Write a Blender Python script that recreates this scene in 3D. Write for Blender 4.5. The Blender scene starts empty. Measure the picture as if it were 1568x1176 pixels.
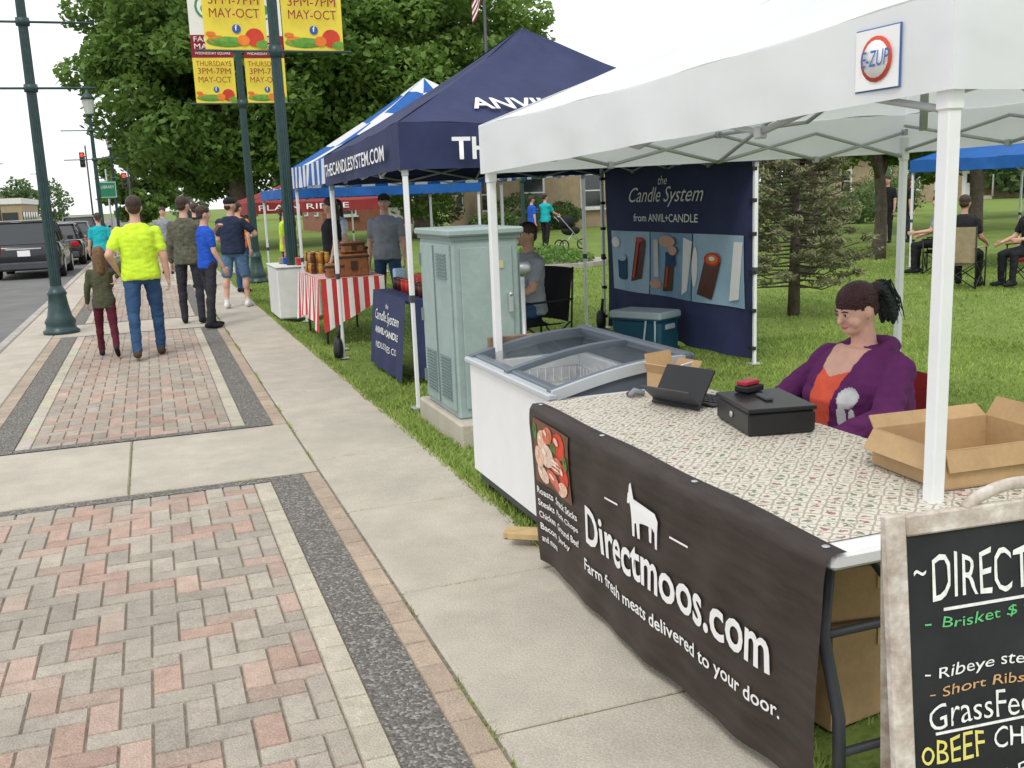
import bpy, math, random, bmesh
import numpy as np
from mathutils import Vector, Matrix, noise
from mathutils.bvhtree import BVHTree
from mathutils.geometry import tessellate_polygon
random.seed(7); rng=np.random.default_rng(7)
V=Vector; rad=math.radians
scene=bpy.context.scene
# ------------------------------------------------ materials
MATS={}
def mat(name,col=None,rough=.65,metal=0.,var=.12,scale=6.,bump=0.,bscale=60.,trans=0.,attr=False,col2=None,spec=.4,coat=0.,alpha=1.,speck=0.,sscale=140.):
    if name in MATS: return name
    m=bpy.data.materials.new(name); m.use_nodes=True; MATS[name]=m
    nt=m.node_tree; N=nt.nodes; L=nt.links; b=N['Principled BSDF']; out=N['Material Output']
    b.inputs['Roughness'].default_value=rough; b.inputs['Metallic'].default_value=metal
    b.inputs['Specular IOR Level'].default_value=spec
    b.inputs['Coat Weight'].default_value=coat
    b.inputs['Alpha'].default_value=alpha
    tc=N.new('ShaderNodeTexCoord')
    nz=N.new('ShaderNodeTexNoise'); nz.inputs['Scale'].default_value=scale; nz.inputs['Detail'].default_value=6; nz.inputs['Roughness'].default_value=.65
    L.new(tc.outputs['Object'],nz.inputs['Vector'])
    rp=N.new('ShaderNodeMapRange'); rp.inputs[1].default_value=.3; rp.inputs[2].default_value=.7
    L.new(nz.outputs['Fac'],rp.inputs[0])
    mx=N.new('ShaderNodeMix'); mx.data_type='RGBA'
    if attr:
        at=N.new('ShaderNodeAttribute'); at.attribute_name='Col'
        mx.blend_type='MULTIPLY'; mx.inputs[0].default_value=1
        L.new(at.outputs['Color'],mx.inputs[6])
        rp.inputs[3].default_value=1-var; rp.inputs[4].default_value=1+var
        cb=N.new('ShaderNodeCombineColor')
        for i in range(3): L.new(rp.outputs[0],cb.inputs[i])
        L.new(cb.outputs[0],mx.inputs[7])
    else:
        c=np.array(col[:3]); c2=np.array(col2[:3]) if col2 else np.minimum(c*(1+var),1.)
        c1=c if col2 else c*(1-var)
        mx.inputs[6].default_value=(*c1,1); mx.inputs[7].default_value=(*c2,1)
        L.new(rp.outputs[0],mx.inputs[0])
    colout=mx.outputs[2]
    if speck:
        n3=N.new('ShaderNodeTexNoise'); n3.inputs['Scale'].default_value=sscale; n3.inputs['Detail'].default_value=3; L.new(tc.outputs['Object'],n3.inputs['Vector'])
        r3=N.new('ShaderNodeMapRange'); r3.inputs[1].default_value=.32; r3.inputs[2].default_value=.68; r3.inputs[3].default_value=1-speck; r3.inputs[4].default_value=1+speck*.5; L.new(n3.outputs['Fac'],r3.inputs[0])
        n4=N.new('ShaderNodeTexNoise'); n4.inputs['Scale'].default_value=.7; n4.inputs['Detail'].default_value=8; n4.inputs['Roughness'].default_value=.75; L.new(tc.outputs['Object'],n4.inputs['Vector'])
        r4=N.new('ShaderNodeMapRange'); r4.inputs[1].default_value=.35; r4.inputs[2].default_value=.62; r4.inputs[3].default_value=.84; r4.inputs[4].default_value=1.04; L.new(n4.outputs['Fac'],r4.inputs[0])
        mm=N.new('ShaderNodeMath'); mm.operation='MULTIPLY'; L.new(r3.outputs[0],mm.inputs[0]); L.new(r4.outputs[0],mm.inputs[1])
        c3=N.new('ShaderNodeCombineColor'); 
        for i in range(3): L.new(mm.outputs[0],c3.inputs[i])
        m3=N.new('ShaderNodeMix'); m3.data_type='RGBA'; m3.blend_type='MULTIPLY'; m3.inputs[0].default_value=1; L.new(colout,m3.inputs[6]); L.new(c3.outputs[0],m3.inputs[7]); colout=m3.outputs[2]
    L.new(colout,b.inputs['Base Color'])
    if bump:
        n2=N.new('ShaderNodeTexNoise'); n2.inputs['Scale'].default_value=bscale; n2.inputs['Detail'].default_value=5
        L.new(tc.outputs['Object'],n2.inputs['Vector'])
        bp=N.new('ShaderNodeBump'); bp.inputs['Strength'].default_value=bump; bp.inputs['Distance'].default_value=.02
        L.new(n2.outputs['Fac'],bp.inputs['Height']); L.new(bp.outputs[0],b.inputs['Normal'])
    if trans:
        tr=N.new('ShaderNodeBsdfTranslucent'); L.new(colout,tr.inputs['Color'])
        ms=N.new('ShaderNodeMixShader'); ms.inputs[0].default_value=trans
        L.new(b.outputs[0],ms.inputs[1]); L.new(tr.outputs[0],ms.inputs[2]); L.new(ms.outputs[0],out.inputs['Surface'])
    return name
# ------------------------------------------------ mesh builder
class MB:
    def __init__(s): s.v=[];s.f=[];s.m=[];s.sm=[]
    def add(s,vs,fs,m,smooth=False):
        o=len(s.v); s.v+= [tuple(p) for p in vs]
        for f in fs: s.f.append([i+o for i in f]); s.m.append(m); s.sm.append(smooth)
    def merge(s,o,M=None):
        k=len(s.v); s.v+=[tuple(M@V(p)) if M else p for p in o.v]
        s.f+=[[i+k for i in f] for f in o.f]; s.m+=o.m; s.sm+=o.sm
    def box(s,c,d,m,rz=0,b=0.,R=None,taper=1.):
        hx,hy,hz=d[0]/2,d[1]/2,d[2]/2; c=V(c)
        R=R if R else Matrix.Rotation(rad(rz),3,'Z')
        b=min(b,hx*.45,hy*.45,hz*.45)
        if b<=0:
            P=[(sx*hx*(taper if sz>0 else 1),sy*hy*(taper if sz>0 else 1),sz*hz) for sz in(-1,1) for sy in(-1,1) for sx in(-1,1)]
            Fc=[(0,2,3,1),(4,5,7,6),(0,1,5,4),(2,6,7,3),(0,4,6,2),(1,3,7,5)]
            s.add([c+R@V(p) for p in P],Fc,m); return
        rings=[]
        def ring(ix,iy,z,q):
            x,y=hx-ix,hy-iy
            return [(-x+q,-y,z),(x-q,-y,z),(x,-y+q,z),(x,y-q,z),(x-q,y,z),(-x+q,y,z),(-x,y-q,z),(-x,-y+q,z)]
        for z,i,q in((-hz,b,.5*b),(-hz+b,0,b),(hz-b,0,b),(hz,b,.5*b)): rings.append([c+R@V(p) for p in ring(i,i,z,q)])
        s.loft(rings,m)
    def loft(s,rings,m,caps=True,smooth=False,closed=True):
        n=len(rings[0]); vs=[p for r in rings for p in r]; fs=[]
        for i in range(len(rings)-1):
            for j in range(n if closed else n-1):
                k=(j+1)%n; fs.append((i*n+j,i*n+k,(i+1)*n+k,(i+1)*n+j))
        if caps: fs.append(tuple(range(n))[::-1]); fs.append(tuple((len(rings)-1)*n+j for j in range(n)))
        s.add(vs,fs,m,smooth)
    def tube(s,pts,rs,m,n=10,smooth=True,flat=1.,caps=True):
        pts=[V(p) for p in pts]
        if not isinstance(rs,(list,tuple)): rs=[rs]*len(pts)
        rings=[]; ref=None
        for i,p in enumerate(pts):
            t=(pts[min(i+1,len(pts)-1)]-pts[max(i-1,0)])
            if t.length<1e-9: t=V((0,0,1))
            t.normalize()
            if ref is None: ref=V((1,0,0)) if abs(t.x)<.9 else V((0,1,0))
            a=(ref-t*ref.dot(t)).normalized(); ref=a; b=t.cross(a)
            rings.append([p+(a*math.cos(2*math.pi*j/n)+b*math.sin(2*math.pi*j/n)*flat)*rs[i] for j in range(n)])
        s.loft(rings,m,caps,smooth)
    def cyl(s,p0,p1,r0,r1,m,n=12,smooth=True): s.tube([p0,p1],[r0,r1],m,n,smooth)
    def cap(s,p0,p1,r0,r1,m,n=12):
        p0=V(p0);p1=V(p1);d=(p1-p0); L=d.length; d=d/L if L>1e-6 else V((0,0,1))
        P=[];R=[]
        for a in(-80,-55,-28,0): P.append(p0+d*r0*math.sin(rad(a)));R.append(r0*math.cos(rad(a)))
        for a in(0,28,55,80): P.append(p1+d*r1*math.sin(rad(a)));R.append(r1*math.cos(rad(a)))
        s.tube(P,R,m,n)
    def ell(s,c,r,m,n=14,h=9,R=None):
        c=V(c); R=R or Matrix.Identity(3); rings=[]
        for i in range(h):
            a=math.pi*(i+.35)/(h-.3)-math.pi/2; z=math.sin(a);q=math.cos(a)
            rings.append([c+R@V((r[0]*q*math.cos(2*math.pi*j/n),r[1]*q*math.sin(2*math.pi*j/n),r[2]*z)) for j in range(n)])
        s.loft(rings,m,True,True)
    def lathe(s,c,prof,m,n=16,smooth=True):
        s.loft([[V(c)+V((r*math.cos(2*math.pi*j/n),r*math.sin(2*math.pi*j/n),z)) for j in range(n)] for r,z in prof],m,True,smooth)
    def grid(s,fn,nu,nv,m,smooth=True):
        vs=[fn(i/nu,j/nv) for j in range(nv+1) for i in range(nu+1)]; o=len(s.v); s.v+=[tuple(p) for p in vs]
        for j in range(nv):
            for i in range(nu):
                a=o+j*(nu+1)+i; s.f.append([a,a+1,a+nu+2,a+nu+1]); s.m.append(m(i,j) if callable(m) else m); s.sm.append(smooth)
    def obj(s,name,parent=None):
        me=bpy.data.meshes.new(name); me.from_pydata(s.v,[],s.f)
        names=[]; 
        for x in s.m:
            if x not in names: names.append(x)
        for x in names: me.materials.append(MATS[x])
        ix={x:i for i,x in enumerate(names)}
        me.polygons.foreach_set('material_index',[ix[x] for x in s.m]); me.polygons.foreach_set('use_smooth',s.sm)
        me.update()
        o=bpy.data.objects.new(name,me); scene.collection.objects.link(o)
        if parent: o.parent=parent
        return o
def empty(name):
    e=bpy.data.objects.new(name,None); scene.collection.objects.link(e); return e
def text(body,O,u,v,m,parent,w=None,h=.1,align='L',off=.004,shear=0.,bold=0.,fn=None,name='lettering'):
    cu=bpy.data.curves.new('t','FONT'); cu.body=body; cu.shear=shear; cu.offset=bold; cu.resolution_u=3
    o=bpy.data.objects.new('t',cu); scene.collection.objects.link(o)
    dg=bpy.context.evaluated_depsgraph_get(); me=bpy.data.meshes.new_from_object(o.evaluated_get(dg))
    bpy.data.objects.remove(o)
    P=np.array([x.co[:] for x in me.vertices]); lo=P.min(0);hi=P.max(0)
    sy=h/(hi[1]-lo[1]); sx=w/(hi[0]-lo[0]) if w else sy
    X=(P[:,0]-lo[0])*sx; Y=(P[:,1]-lo[1])*sy; W=(hi[0]-lo[0])*sx
    if align=='C': X-=W/2
    if fn: Q=[fn(x,y) for x,y in zip(X,Y)]
    else:
        O=V(O);u=V(u).normalized();v=V(v).normalized();n=u.cross(v); Q=[O+u*x+v*y+n*off for x,y in zip(X,Y)]
    for a,q in zip(me.vertices,Q): a.co=q
    me.materials.clear(); me.materials.append(MATS[m])
    ob=bpy.data.objects.new(name,me); scene.collection.objects.link(ob); ob.parent=parent
    return ob
def npmesh(name,verts,nper,colors,m,parent=None):
    n=len(verts)//nper
    me=bpy.data.meshes.new(name); me.vertices.add(len(verts)); me.vertices.foreach_set('co',verts.astype(np.float32).ravel())
    me.loops.add(n*nper); me.loops.foreach_set('vertex_index',np.arange(n*nper,dtype=np.int32))
    me.polygons.add(n); me.polygons.foreach_set('loop_start',np.arange(0,n*nper,nper,dtype=np.int32))
    me.update(calc_edges=True)
    at=me.color_attributes.new('Col','FLOAT_COLOR','POINT'); c=np.ones((len(verts),4),np.float32); c[:,:3]=colors; at.data.foreach_set('color',c.ravel())
    me.materials.append(MATS[m]); o=bpy.data.objects.new(name,me); scene.collection.objects.link(o)
    if parent: o.parent=parent
    return o
def leafverts(C,size,updir=.35,elong=.6):
    n=len(C); N=rng.normal(size=(n,3)); N[:,2]=np.abs(N[:,2])+updir; N/=np.linalg.norm(N,axis=1)[:,None]
    t=rng.normal(size=(n,3)); t-=N*(t*N).sum(1)[:,None]; t/=np.linalg.norm(t,axis=1)[:,None]; b=np.cross(N,t)
    s=(size*rng.uniform(.6,1.3,n))[:,None]
    return np.stack([C-t*s,C+b*s*elong,C+t*s,C-b*s*elong],1).reshape(-1,3)
# ------------------------------------------------ palette
mat('concrete',(.52,.475,.40),.9,var=.10,scale=3.5,bump=.25,bscale=90,spec=.2,speck=.18)
mat('paver_clay',rough=.92,attr=True,var=.13,scale=12,bump=.5,bscale=120,spec=.15,speck=.24,sscale=170)
mat('mortar',(.21,.185,.145),.95,var=.4,scale=30,bump=.4,bscale=80)
mat('asphalt',(.19,.188,.185),.9,var=.12,scale=1.2,bump=.4,bscale=150,speck=.2)
mat('curbstone',(.44,.41,.36),.9,var=.2,scale=4,bump=.3,bscale=70,speck=.15)
mat('lawn_soil',(.15,.22,.05),1.,col2=(.23,.31,.08),scale=1.3,bump=.6,bscale=25,spec=.1,speck=.25,sscale=45)
mat('far_ground',(.15,.21,.06),1.,col2=(.22,.25,.10),scale=.08,spec=.1)
mat('grass_blade',rough=.8,attr=True,var=.2,scale=.8,trans=.3,spec=.15)
mat('leaf',rough=.6,attr=True,var=.15,scale=.8,trans=.42,spec=.3)
mat('needle',rough=.8,attr=True,var=.15,scale=3,trans=.1,spec=.15)
mat('bark',(.12,.095,.075),.95,var=.4,scale=9,bump=.8,bscale=22)
mat('white_paint',(.8,.8,.8),.45,var=.03)
mat('white_metal',(.80,.81,.82),.35,var=.04,spec=.5)
mat('alu',(.5,.52,.54),.4,metal=.5,var=.1)
mat('grey_tube',(.45,.47,.48),.45,metal=.2,var=.1)
mat('white_canvas',(.89,.90,.94),.8,var=.025,scale=2.5,trans=.32,bump=.3,bscale=4)
mat('navy_canvas',(.028,.037,.105),.75,var=.2,scale=3,trans=.05,bump=.35,bscale=5)
mat('blue_canvas',(.02,.14,.48),.7,var=.12,trans=.25,bump=.2,bscale=6)
mat('red_canvas',(.28,.03,.03),.7,var=.12,trans=.15,bump=.2,bscale=6)
mat('white_letter',(.85,.85,.85),.6,var=.02)
mat('lamp_green',(.022,.055,.055),.4,var=.25,scale=12,spec=.5)
mat('black',(.018,.018,.02),.5,var=.2)
mat('black_plastic',(.014,.014,.016),.32,var=.15)
mat('dark_grey',(.06,.065,.075),.5,var=.15)
mat('cabinet_paint',(.33,.42,.41),.5,var=.1,scale=4,bump=.05,bscale=12,speck=.05,sscale=30)
mat('cabinet_dark',(.17,.23,.225),.6,var=.1)
mat('car_black',(.012,.013,.016),.25,var=.1,coat=.6)
mat('car_grey',(.10,.105,.11),.25,var=.1,coat=.6)
mat('glass_dark',(.03,.035,.04),.08,var=.1,spec=.8)
mat('tyre',(.02,.02,.02),.9,var=.1)
mat('tail_red',(.45,.01,.01),.25,var=.1)
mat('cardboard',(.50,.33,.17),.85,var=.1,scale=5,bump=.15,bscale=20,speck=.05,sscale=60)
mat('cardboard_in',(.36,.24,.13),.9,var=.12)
mat('tape',(.58,.42,.24),.3,var=.1)
mat('skin',(.62,.36,.27),.55,var=.06,scale=10)
mat('skin_tan',(.45,.26,.18),.55,var=.06,scale=10)
mat('skin_flush',(.70,.40,.31),.5,var=.10,scale=14)
mat('hair_brown',(.045,.025,.015),.5,var=.5,scale=40,bump=.6,bscale=90)
mat('hair_light',(.16,.085,.04),.5,var=.4,scale=40,bump=.6,bscale=90)
mat('hair_maroon',(.045,.010,.014),.42,var=.5,scale=50,bump=.7,bscale=100)
mat('hair_green',(.010,.020,.022),.42,var=.4,scale=50,bump=.6,bscale=90)
for n,c in dict(neon=(.60,.84,.05),denim=(.035,.08,.17),shirt_blue=(.02,.09,.50),dark_pants=(.035,.035,.045),shirt_navy=(.025,.035,.07),shorts_denim=(.10,.18,.30),olive=(.08,.085,.05),maroon=(.10,.015,.03),teal=(.02,.42,.48),coral=(.80,.12,.07),purple=(.13,.025,.12),grey_shirt=(.25,.27,.30),white_shirt=(.7,.7,.7),orange_shirt=(.75,.22,.03),jet=(.02,.02,.024),boot_brown=(.07,.045,.03),khaki=(.35,.28,.18)).items():
    mat(n,c,.85,var=.16,scale=9,bump=.45,bscale=14,spec=.2)
mat('eye_white',(.75,.72,.7),.3,var=.02); mat('eye_dark',(.03,.02,.015),.2,var=.02); mat('lips',(.50,.16,.15),.5,var=.05)
mat('plaid',(.05,.06,.045),.85,col2=(.16,.15,.10),scale=18,bump=.3,bscale=14)
# ------------------------------------------------ camera + world + sun
R3=Vector((0.93815171,-0.10112651,0.33112675)); S3=Vector((-0.34397367,-0.16335666,0.92466038)); U3=Vector((-0.03941591,-0.98137051,-0.18803817))
cd=bpy.data.cameras.new('camera'); cam=bpy.data.objects.new('camera',cd); scene.collection.objects.link(cam); scene.camera=cam
cx=V((R3.x,S3.x,U3.x)); cy=-V((R3.y,S3.y,U3.y)); cz=-V((R3.z,S3.z,U3.z))
cam.matrix_world=Matrix((( cx.x,cy.x,cz.x,0),(cx.y,cy.y,cz.y,0),(cx.z,cy.z,cz.z,1.62),(0,0,0,1)))
cd.sensor_width=36; cd.lens=36*1500/1568; cd.clip_end=3000; cd.clip_start=.05
w=bpy.data.worlds.new('World'); scene.world=w; w.use_nodes=True; nt=w.node_tree; N=nt.nodes; L=nt.links; bg=N['Background']
sk=N.new('ShaderNodeTexSky'); sk.sky_type='NISHITA'; sk.sun_disc=False; sk.sun_elevation=rad(52); sk.sun_rotation=rad(215)
hs=N.new('ShaderNodeHueSaturation'); hs.inputs['Saturation'].default_value=.35; L.new(sk.outputs[0],hs.inputs['Color'])
nz=N.new('ShaderNodeTexNoise'); nz.inputs['Scale'].default_value=1.6; nz.inputs['Detail'].default_value=5
tc=N.new('ShaderNodeTexCoord'); mp=N.new('ShaderNodeMapping'); mp.inputs['Scale'].default_value=(1,1,3); L.new(tc.outputs['Generated'],mp.inputs[0]); L.new(mp.outputs[0],nz.inputs['Vector'])
cr=N.new('ShaderNodeMix'); cr.data_type='RGBA'; cr.inputs[6].default_value=(8.8,9.2,9.6,1); cr.inputs[7].default_value=(10.4,10.4,10.5,1); L.new(nz.outputs['Fac'],cr.inputs[0])
mx=N.new('ShaderNodeMix'); mx.data_type='RGBA'; mx.inputs[0].default_value=.9; L.new(hs.outputs[0],mx.inputs[6]); L.new(cr.outputs[2],mx.inputs[7])
L.new(mx.outputs[2],bg.inputs[0]); bg.inputs[1].default_value=.13
sd=bpy.data.lights.new('sun','SUN'); so=bpy.data.objects.new('sun',sd); scene.collection.objects.link(so); sd.energy=1.45; sd.angle=rad(16); sd.color=(1,.96,.89)
so.rotation_euler=(rad(38),0,rad(-35))
scene.view_settings.view_transform='Standard'; scene.view_settings.look='None'; scene.view_settings.exposure=0

# ------------------------------------------------ ground
def sheet(name,x0,x1,y0,y1,z,m,nu=1,nv=1):
    b=MB(); b.grid(lambda u,v:(x0+(x1-x0)*u,y0+(y1-y0)*v,z),nu,nv,m,False); return b.obj(name)
sheet('ground',-1200,1200,-200,1800,-.16,'far_ground')
sheet('road',-13,-2.0,-30,400,-.12,'asphalt')
b=MB(); b.box((-7.6,100,-.115),(.1,260,.004),mat('yellow_line',(.6,.42,.05),.8,var=.3,scale=3)); b.box((-7.85,100,-.115),(.1,260,.004),'yellow_line'); b.obj('road_marking')
lawn=sheet('lawn',1.60,300,-30,300,-.012,'lawn_soil')
b=MB(); b.box((-13.6,100,-.06),(1.2,260,.14),'concrete'); b.obj('far_sidewalk')
b=MB()
y=-6
while y<120:
    b.box((-1.93,y+1.5,-.08),(.14,2.985,.16),'curbstone',b=.02); y+=3
b.obj('curb')
def speckm():
    m=bpy.data.materials.new('aggregate'); m.use_nodes=True; MATS['aggregate']=m; nt=m.node_tree;N=nt.nodes;L=nt.links;bs=N['Principled BSDF']; bs.inputs['Roughness'].default_value=.95; bs.inputs['Specular IOR Level'].default_value=.2
    tc=N.new('ShaderNodeTexCoord'); vo=N.new('ShaderNodeTexVoronoi'); vo.inputs['Scale'].default_value=95; L.new(tc.outputs['Object'],vo.inputs['Vector'])
    cr=N.new('ShaderNodeValToRGB'); e=cr.color_ramp.elements; e[0].position=.0;e[0].color=(.115,.11,.10,1); e[1].position=1;e[1].color=(.36,.34,.31,1); x=e.new(.7); x.color=(.19,.18,.165,1)
    sp=N.new('ShaderNodeSeparateColor'); L.new(vo.outputs['Color'],sp.inputs[0]); L.new(sp.outputs[0],cr.inputs[0]); L.new(cr.outputs[0],bs.inputs['Base Color'])
    bp=N.new('ShaderNodeBump'); bp.inputs['Strength'].default_value=.7; bp.inputs['Distance'].default_value=.01; bp.invert=True; L.new(vo.outputs['Distance'],bp.inputs['Height']); L.new(bp.outputs[0],bs.inputs['Normal'])
speckm()
b=MB(); b.box((-.15,50,-.09),(3.5,110,.16),'mortar'); sw=b.obj('sidewalk')
b=MB()
panels=[(-2.45,5.93)]+[(7.42+8.4*k,14.33+8.4*k) for k in range(7)]
y=-2.17
while y<75:
    b.box((1.222,y+.6,-.05+random.uniform(-.002,.002)),(.757,1.19,.1),'concrete',b=.008); y+=1.2
for k in range(8):
    y0=5.96+8.4*k; 
    for x0,x1 in((-1.375,-.275),(-.265,.83)): b.box(((x0+x1)/2,y0+.715,-.05),(x1-x0,1.42,.1),'concrete',b=.008)
y=-3
while y<75:
    b.box((-1.615,y+.9,-.051),(.47,1.79,.1),'concrete',b=.008); y+=1.8
b.obj('concrete_slabs',sw)
b=MB()
for y0,y1 in panels:
    for x0,x1 in((-1.245,-1.06),(.535,.725)): b.grid(lambda u,v:(x0+(x1-x0)*u,y0+(y1-y0)*v,-.003),1,8,'aggregate')
    for ya in(y0,y1-.09): 
        b.grid(lambda u,v:(-1.055+1.585*u,ya+.09*v,-.003),8,1,'aggregate')
b.obj('aggregate_strip',sw)
PV=[];PC=[]
def paver(x0,x1,y0,y1,col):
    x0,x1=sorted((x0,x1));y0,y1=sorted((y0,y1))
    g=.0018;c=.0045; z=-.0015+random.uniform(-.0018,.0018); x0+=g;x1-=g;y0+=g;y1-=g; zl=z-.010
    o=[(x0,y0,zl),(x1,y0,zl),(x1,y1,zl),(x0,y1,zl)]; t=[(x0+c,y0+c,z),(x1-c,y0+c,z),(x1-c,y1-c,z),(x0+c,y1-c,z)]
    q=t[:]
    for i in range(4):
        j=(i+1)%4; q+= [o[i],o[j],t[j],t[i]]
    PV.extend(q); PC.extend([col]*len(q))
reds=[(.49,.35,.285),(.52,.39,.32),(.46,.355,.295),(.50,.405,.335)]; greys=[(.43,.385,.325),(.46,.415,.35),(.41,.365,.31),(.47,.42,.355)]
def pcol(p=.42):
    c=random.choice(reds) if random.random()<p else random.choice(greys); k=random.uniform(.9,1.1); return tuple(a*k for a in c)
W=.1
for y0,y1 in panels:
    ya,yb=y0+.095,y1-.095; xa,xb=-.95,.43
    ni=int((xb-xa)/W)+3; nj=int((yb-ya)/W)+3
    for j in range(-3,nj+3):
        for i in range(-3,ni+3):
            r=(i-j)%4; x=xa+i*W; yy=ya+j*W
            q=(x,x+2*W,yy,yy+W) if r==0 else (x,x+W,yy,yy+2*W) if r==3 else None
            if q:
                a=(max(q[0],xa),min(q[1],xb),max(q[2],ya),min(q[3],yb))
                if a[1]-a[0]>.02 and a[3]-a[2]>.02: paver(*a,pcol())
    y=ya
    while y<yb-.05:
        ye=min(y+.2,yb); k=random.uniform(.92,1.06)
        cc=(.58*k,.53*k,.43*k); paver(.43,.533,y,ye,cc); paver(-1.055,-.95,y,ye,tuple(a*random.uniform(.94,1.05) for a in cc)); y+=.2
    y=y0
    while y<y1-.05:
        ye=min(y+.2,y1)
        k=random.uniform(.88,1.1); paver(.728,.832,y,ye,(.50*k,.40*k,.31*k)); paver(-1.372,-1.248,y,ye,(.48*k,.39*k,.31*k)); y+=.2
npmesh('brick_pavers',np.array(PV),4,np.array(PC),'paver_clay',sw)
def grass(name,n,xr,yr,h,fn=None,parent=None,z=-.012,wk=1.):
    x=rng.uniform(*xr,n); y=rng.uniform(*yr,n)
    if fn is not None: k=fn(x,y); x=x[k];y=y[k]
    n=len(x); a=rng.uniform(0,2*np.pi,n); hh=h*rng.uniform(.5,1.3,n); wd=(.004+.0012*y*.4)*wk
    bx=np.cos(a)*wd;by=np.sin(a)*wd; lx=rng.normal(0,.5,n)*hh; ly=rng.normal(0,.5,n)*hh
    z0=np.full(n,z)
    P=np.stack([np.stack([x-bx,y-by,z0],1),np.stack([x+bx,y+by,z0],1),np.stack([x+lx,y+ly,z0+hh],1)],1).reshape(-1,3)
    t=rng.uniform(0,1,n); pn=np.array([noise.noise(V((u*.5,v*.5,0)))+.6*noise.noise(V((u*2.3,v*2.3,5))) for u,v in zip(x,y)])
    c=np.stack([.22+.15*t+.09*pn,.32+.15*t+.09*pn,.075+.05*t+.03*pn],1); c=np.clip(c,.01,1)
    return npmesh(name,P,3,np.repeat(c,3,0),'grass_blade',parent)
grass('grass',60000,(1.6,8),(2.2,9),.034,parent=lawn)
grass('grass',80000,(1.6,17),(7,22),.034,lambda x,y:(x<y*1.15),parent=lawn)
grass('grass_edge',9000,(1.56,1.68),(2,22),.045,parent=lawn)
cracks=lambda x,y:np.array([noise.noise(V((0,v*1.3,4)))>.05 for v in y])
grass('grass_crack',2800,(.824,.848),(1.5,20),.022,cracks,parent=sw,wk=.6)
for k in range(7): grass('grass_crack',160,(.84,1.6),(2.625+1.2*k,2.637+1.2*k),.012,lambda x,y:np.array([noise.noise(V((u*5,0,k*3)))>.1 for u in x]),parent=sw,wk=.5)
grass('grass_crack',160,(-.276,-.264),(5.97,7.38),.014,parent=sw,wk=.5)
grass('grass_crack',500,(-.9,.8),(5.925,5.955),.016,lambda x,y:np.array([noise.noise(V((u*4,0,9)))>.12 for u in x]),parent=sw,wk=.5)

# ------------------------------------------------ trees
G1=((.095,.18,.035),(.20,.32,.075)); G2=((.105,.20,.035),(.23,.36,.085))
def tree(name,loc,crown_c,R,n,tr=.22,leaf=.13,cols=G1,nb=70,seed=1,limbs=10,trunk_top=None):
    r=np.random.default_rng(seed); X,Y=loc; c=np.array(crown_c)
    b=MB(); tt=trunk_top or (c[2]-R[2]*.35)
    pts=[(X+.08*math.sin(i),Y,tt*i/5-.02) for i in range(6)]; b.tube(pts,[tr*1.5,tr*1.1,tr,tr*.92,tr*.85,tr*.7],'bark',12)
    d=r.normal(size=(nb,3)); d/=np.linalg.norm(d,axis=1)[:,None]; rr=r.uniform(.35,.92,nb)**.7
    B=c+d*rr[:,None]*np.array(R); br=r.uniform(.14,.29,nb)*np.mean(R)
    for i in range(limbs):
        e=V(B[i]); st=V(pts[3+(i%3)]); mid=(st+e)/2+V((0,0,.3)); b.tube([st,mid,e],[tr*.5,tr*.28,.03],'bark',7)
    P=[];C=[]
    per=n//nb
    for i in range(nb):
        k=int(per*(br[i]/np.mean(br))**2)
        dd=r.normal(size=(k,3)); dd/=np.linalg.norm(dd,axis=1)[:,None]; q=r.uniform(.35,1.12,k)**.5
        p=B[i]+dd*q[:,None]*br[i]*np.array([1,1,.7])+r.normal(0,.06,(k,3))
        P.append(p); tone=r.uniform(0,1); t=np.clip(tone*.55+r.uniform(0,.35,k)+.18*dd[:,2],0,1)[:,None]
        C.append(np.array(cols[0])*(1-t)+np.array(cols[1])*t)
    P=np.concatenate(P);C=np.concatenate(C)
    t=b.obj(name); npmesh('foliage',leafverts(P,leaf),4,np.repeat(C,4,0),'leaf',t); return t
tree('maple_tree',(3.3,40),(3.6,40,6.9),(5.7,5,5.5),74000,.32,.15,nb=120,seed=3)
tree('maple_tree',(11.2,42),(11.2,42,6.9),(6.4,5.5,5.4),72000,.34,.15,G2,nb=115,seed=5)
tree('maple_tree',(17.5,52),(17,52,5.5),(4,4,4.0),24000,.3,.16,nb=50,seed=8)
tree('maple_tree',(-.6,75),(-.4,75,4.2),(2.6,4,3.4),12000,.2,.2,nb=30,seed=9)
tree('maple_tree',(24,24),(24,24.5,4.0),(4.4,4,2.6),26000,.2,.12,nb=45,seed=11)
tree('maple_tree',(16.5,22),(16.2,22,3.7),(2.3,2.2,2.0),12000,.12,.1,((.09,.025,.025),(.17,.05,.04)),nb=30,seed=12)
tree('maple_tree',(34,30),(34,30,4.4),(5,4,3.0),20000,.25,.14,nb=40,seed=13)
tree('maple_tree',(14.6,17.2),(14.2,17.2,3.2),(2.2,2,1.25),12000,.12,.085,G1,nb=34,seed=15)
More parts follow.
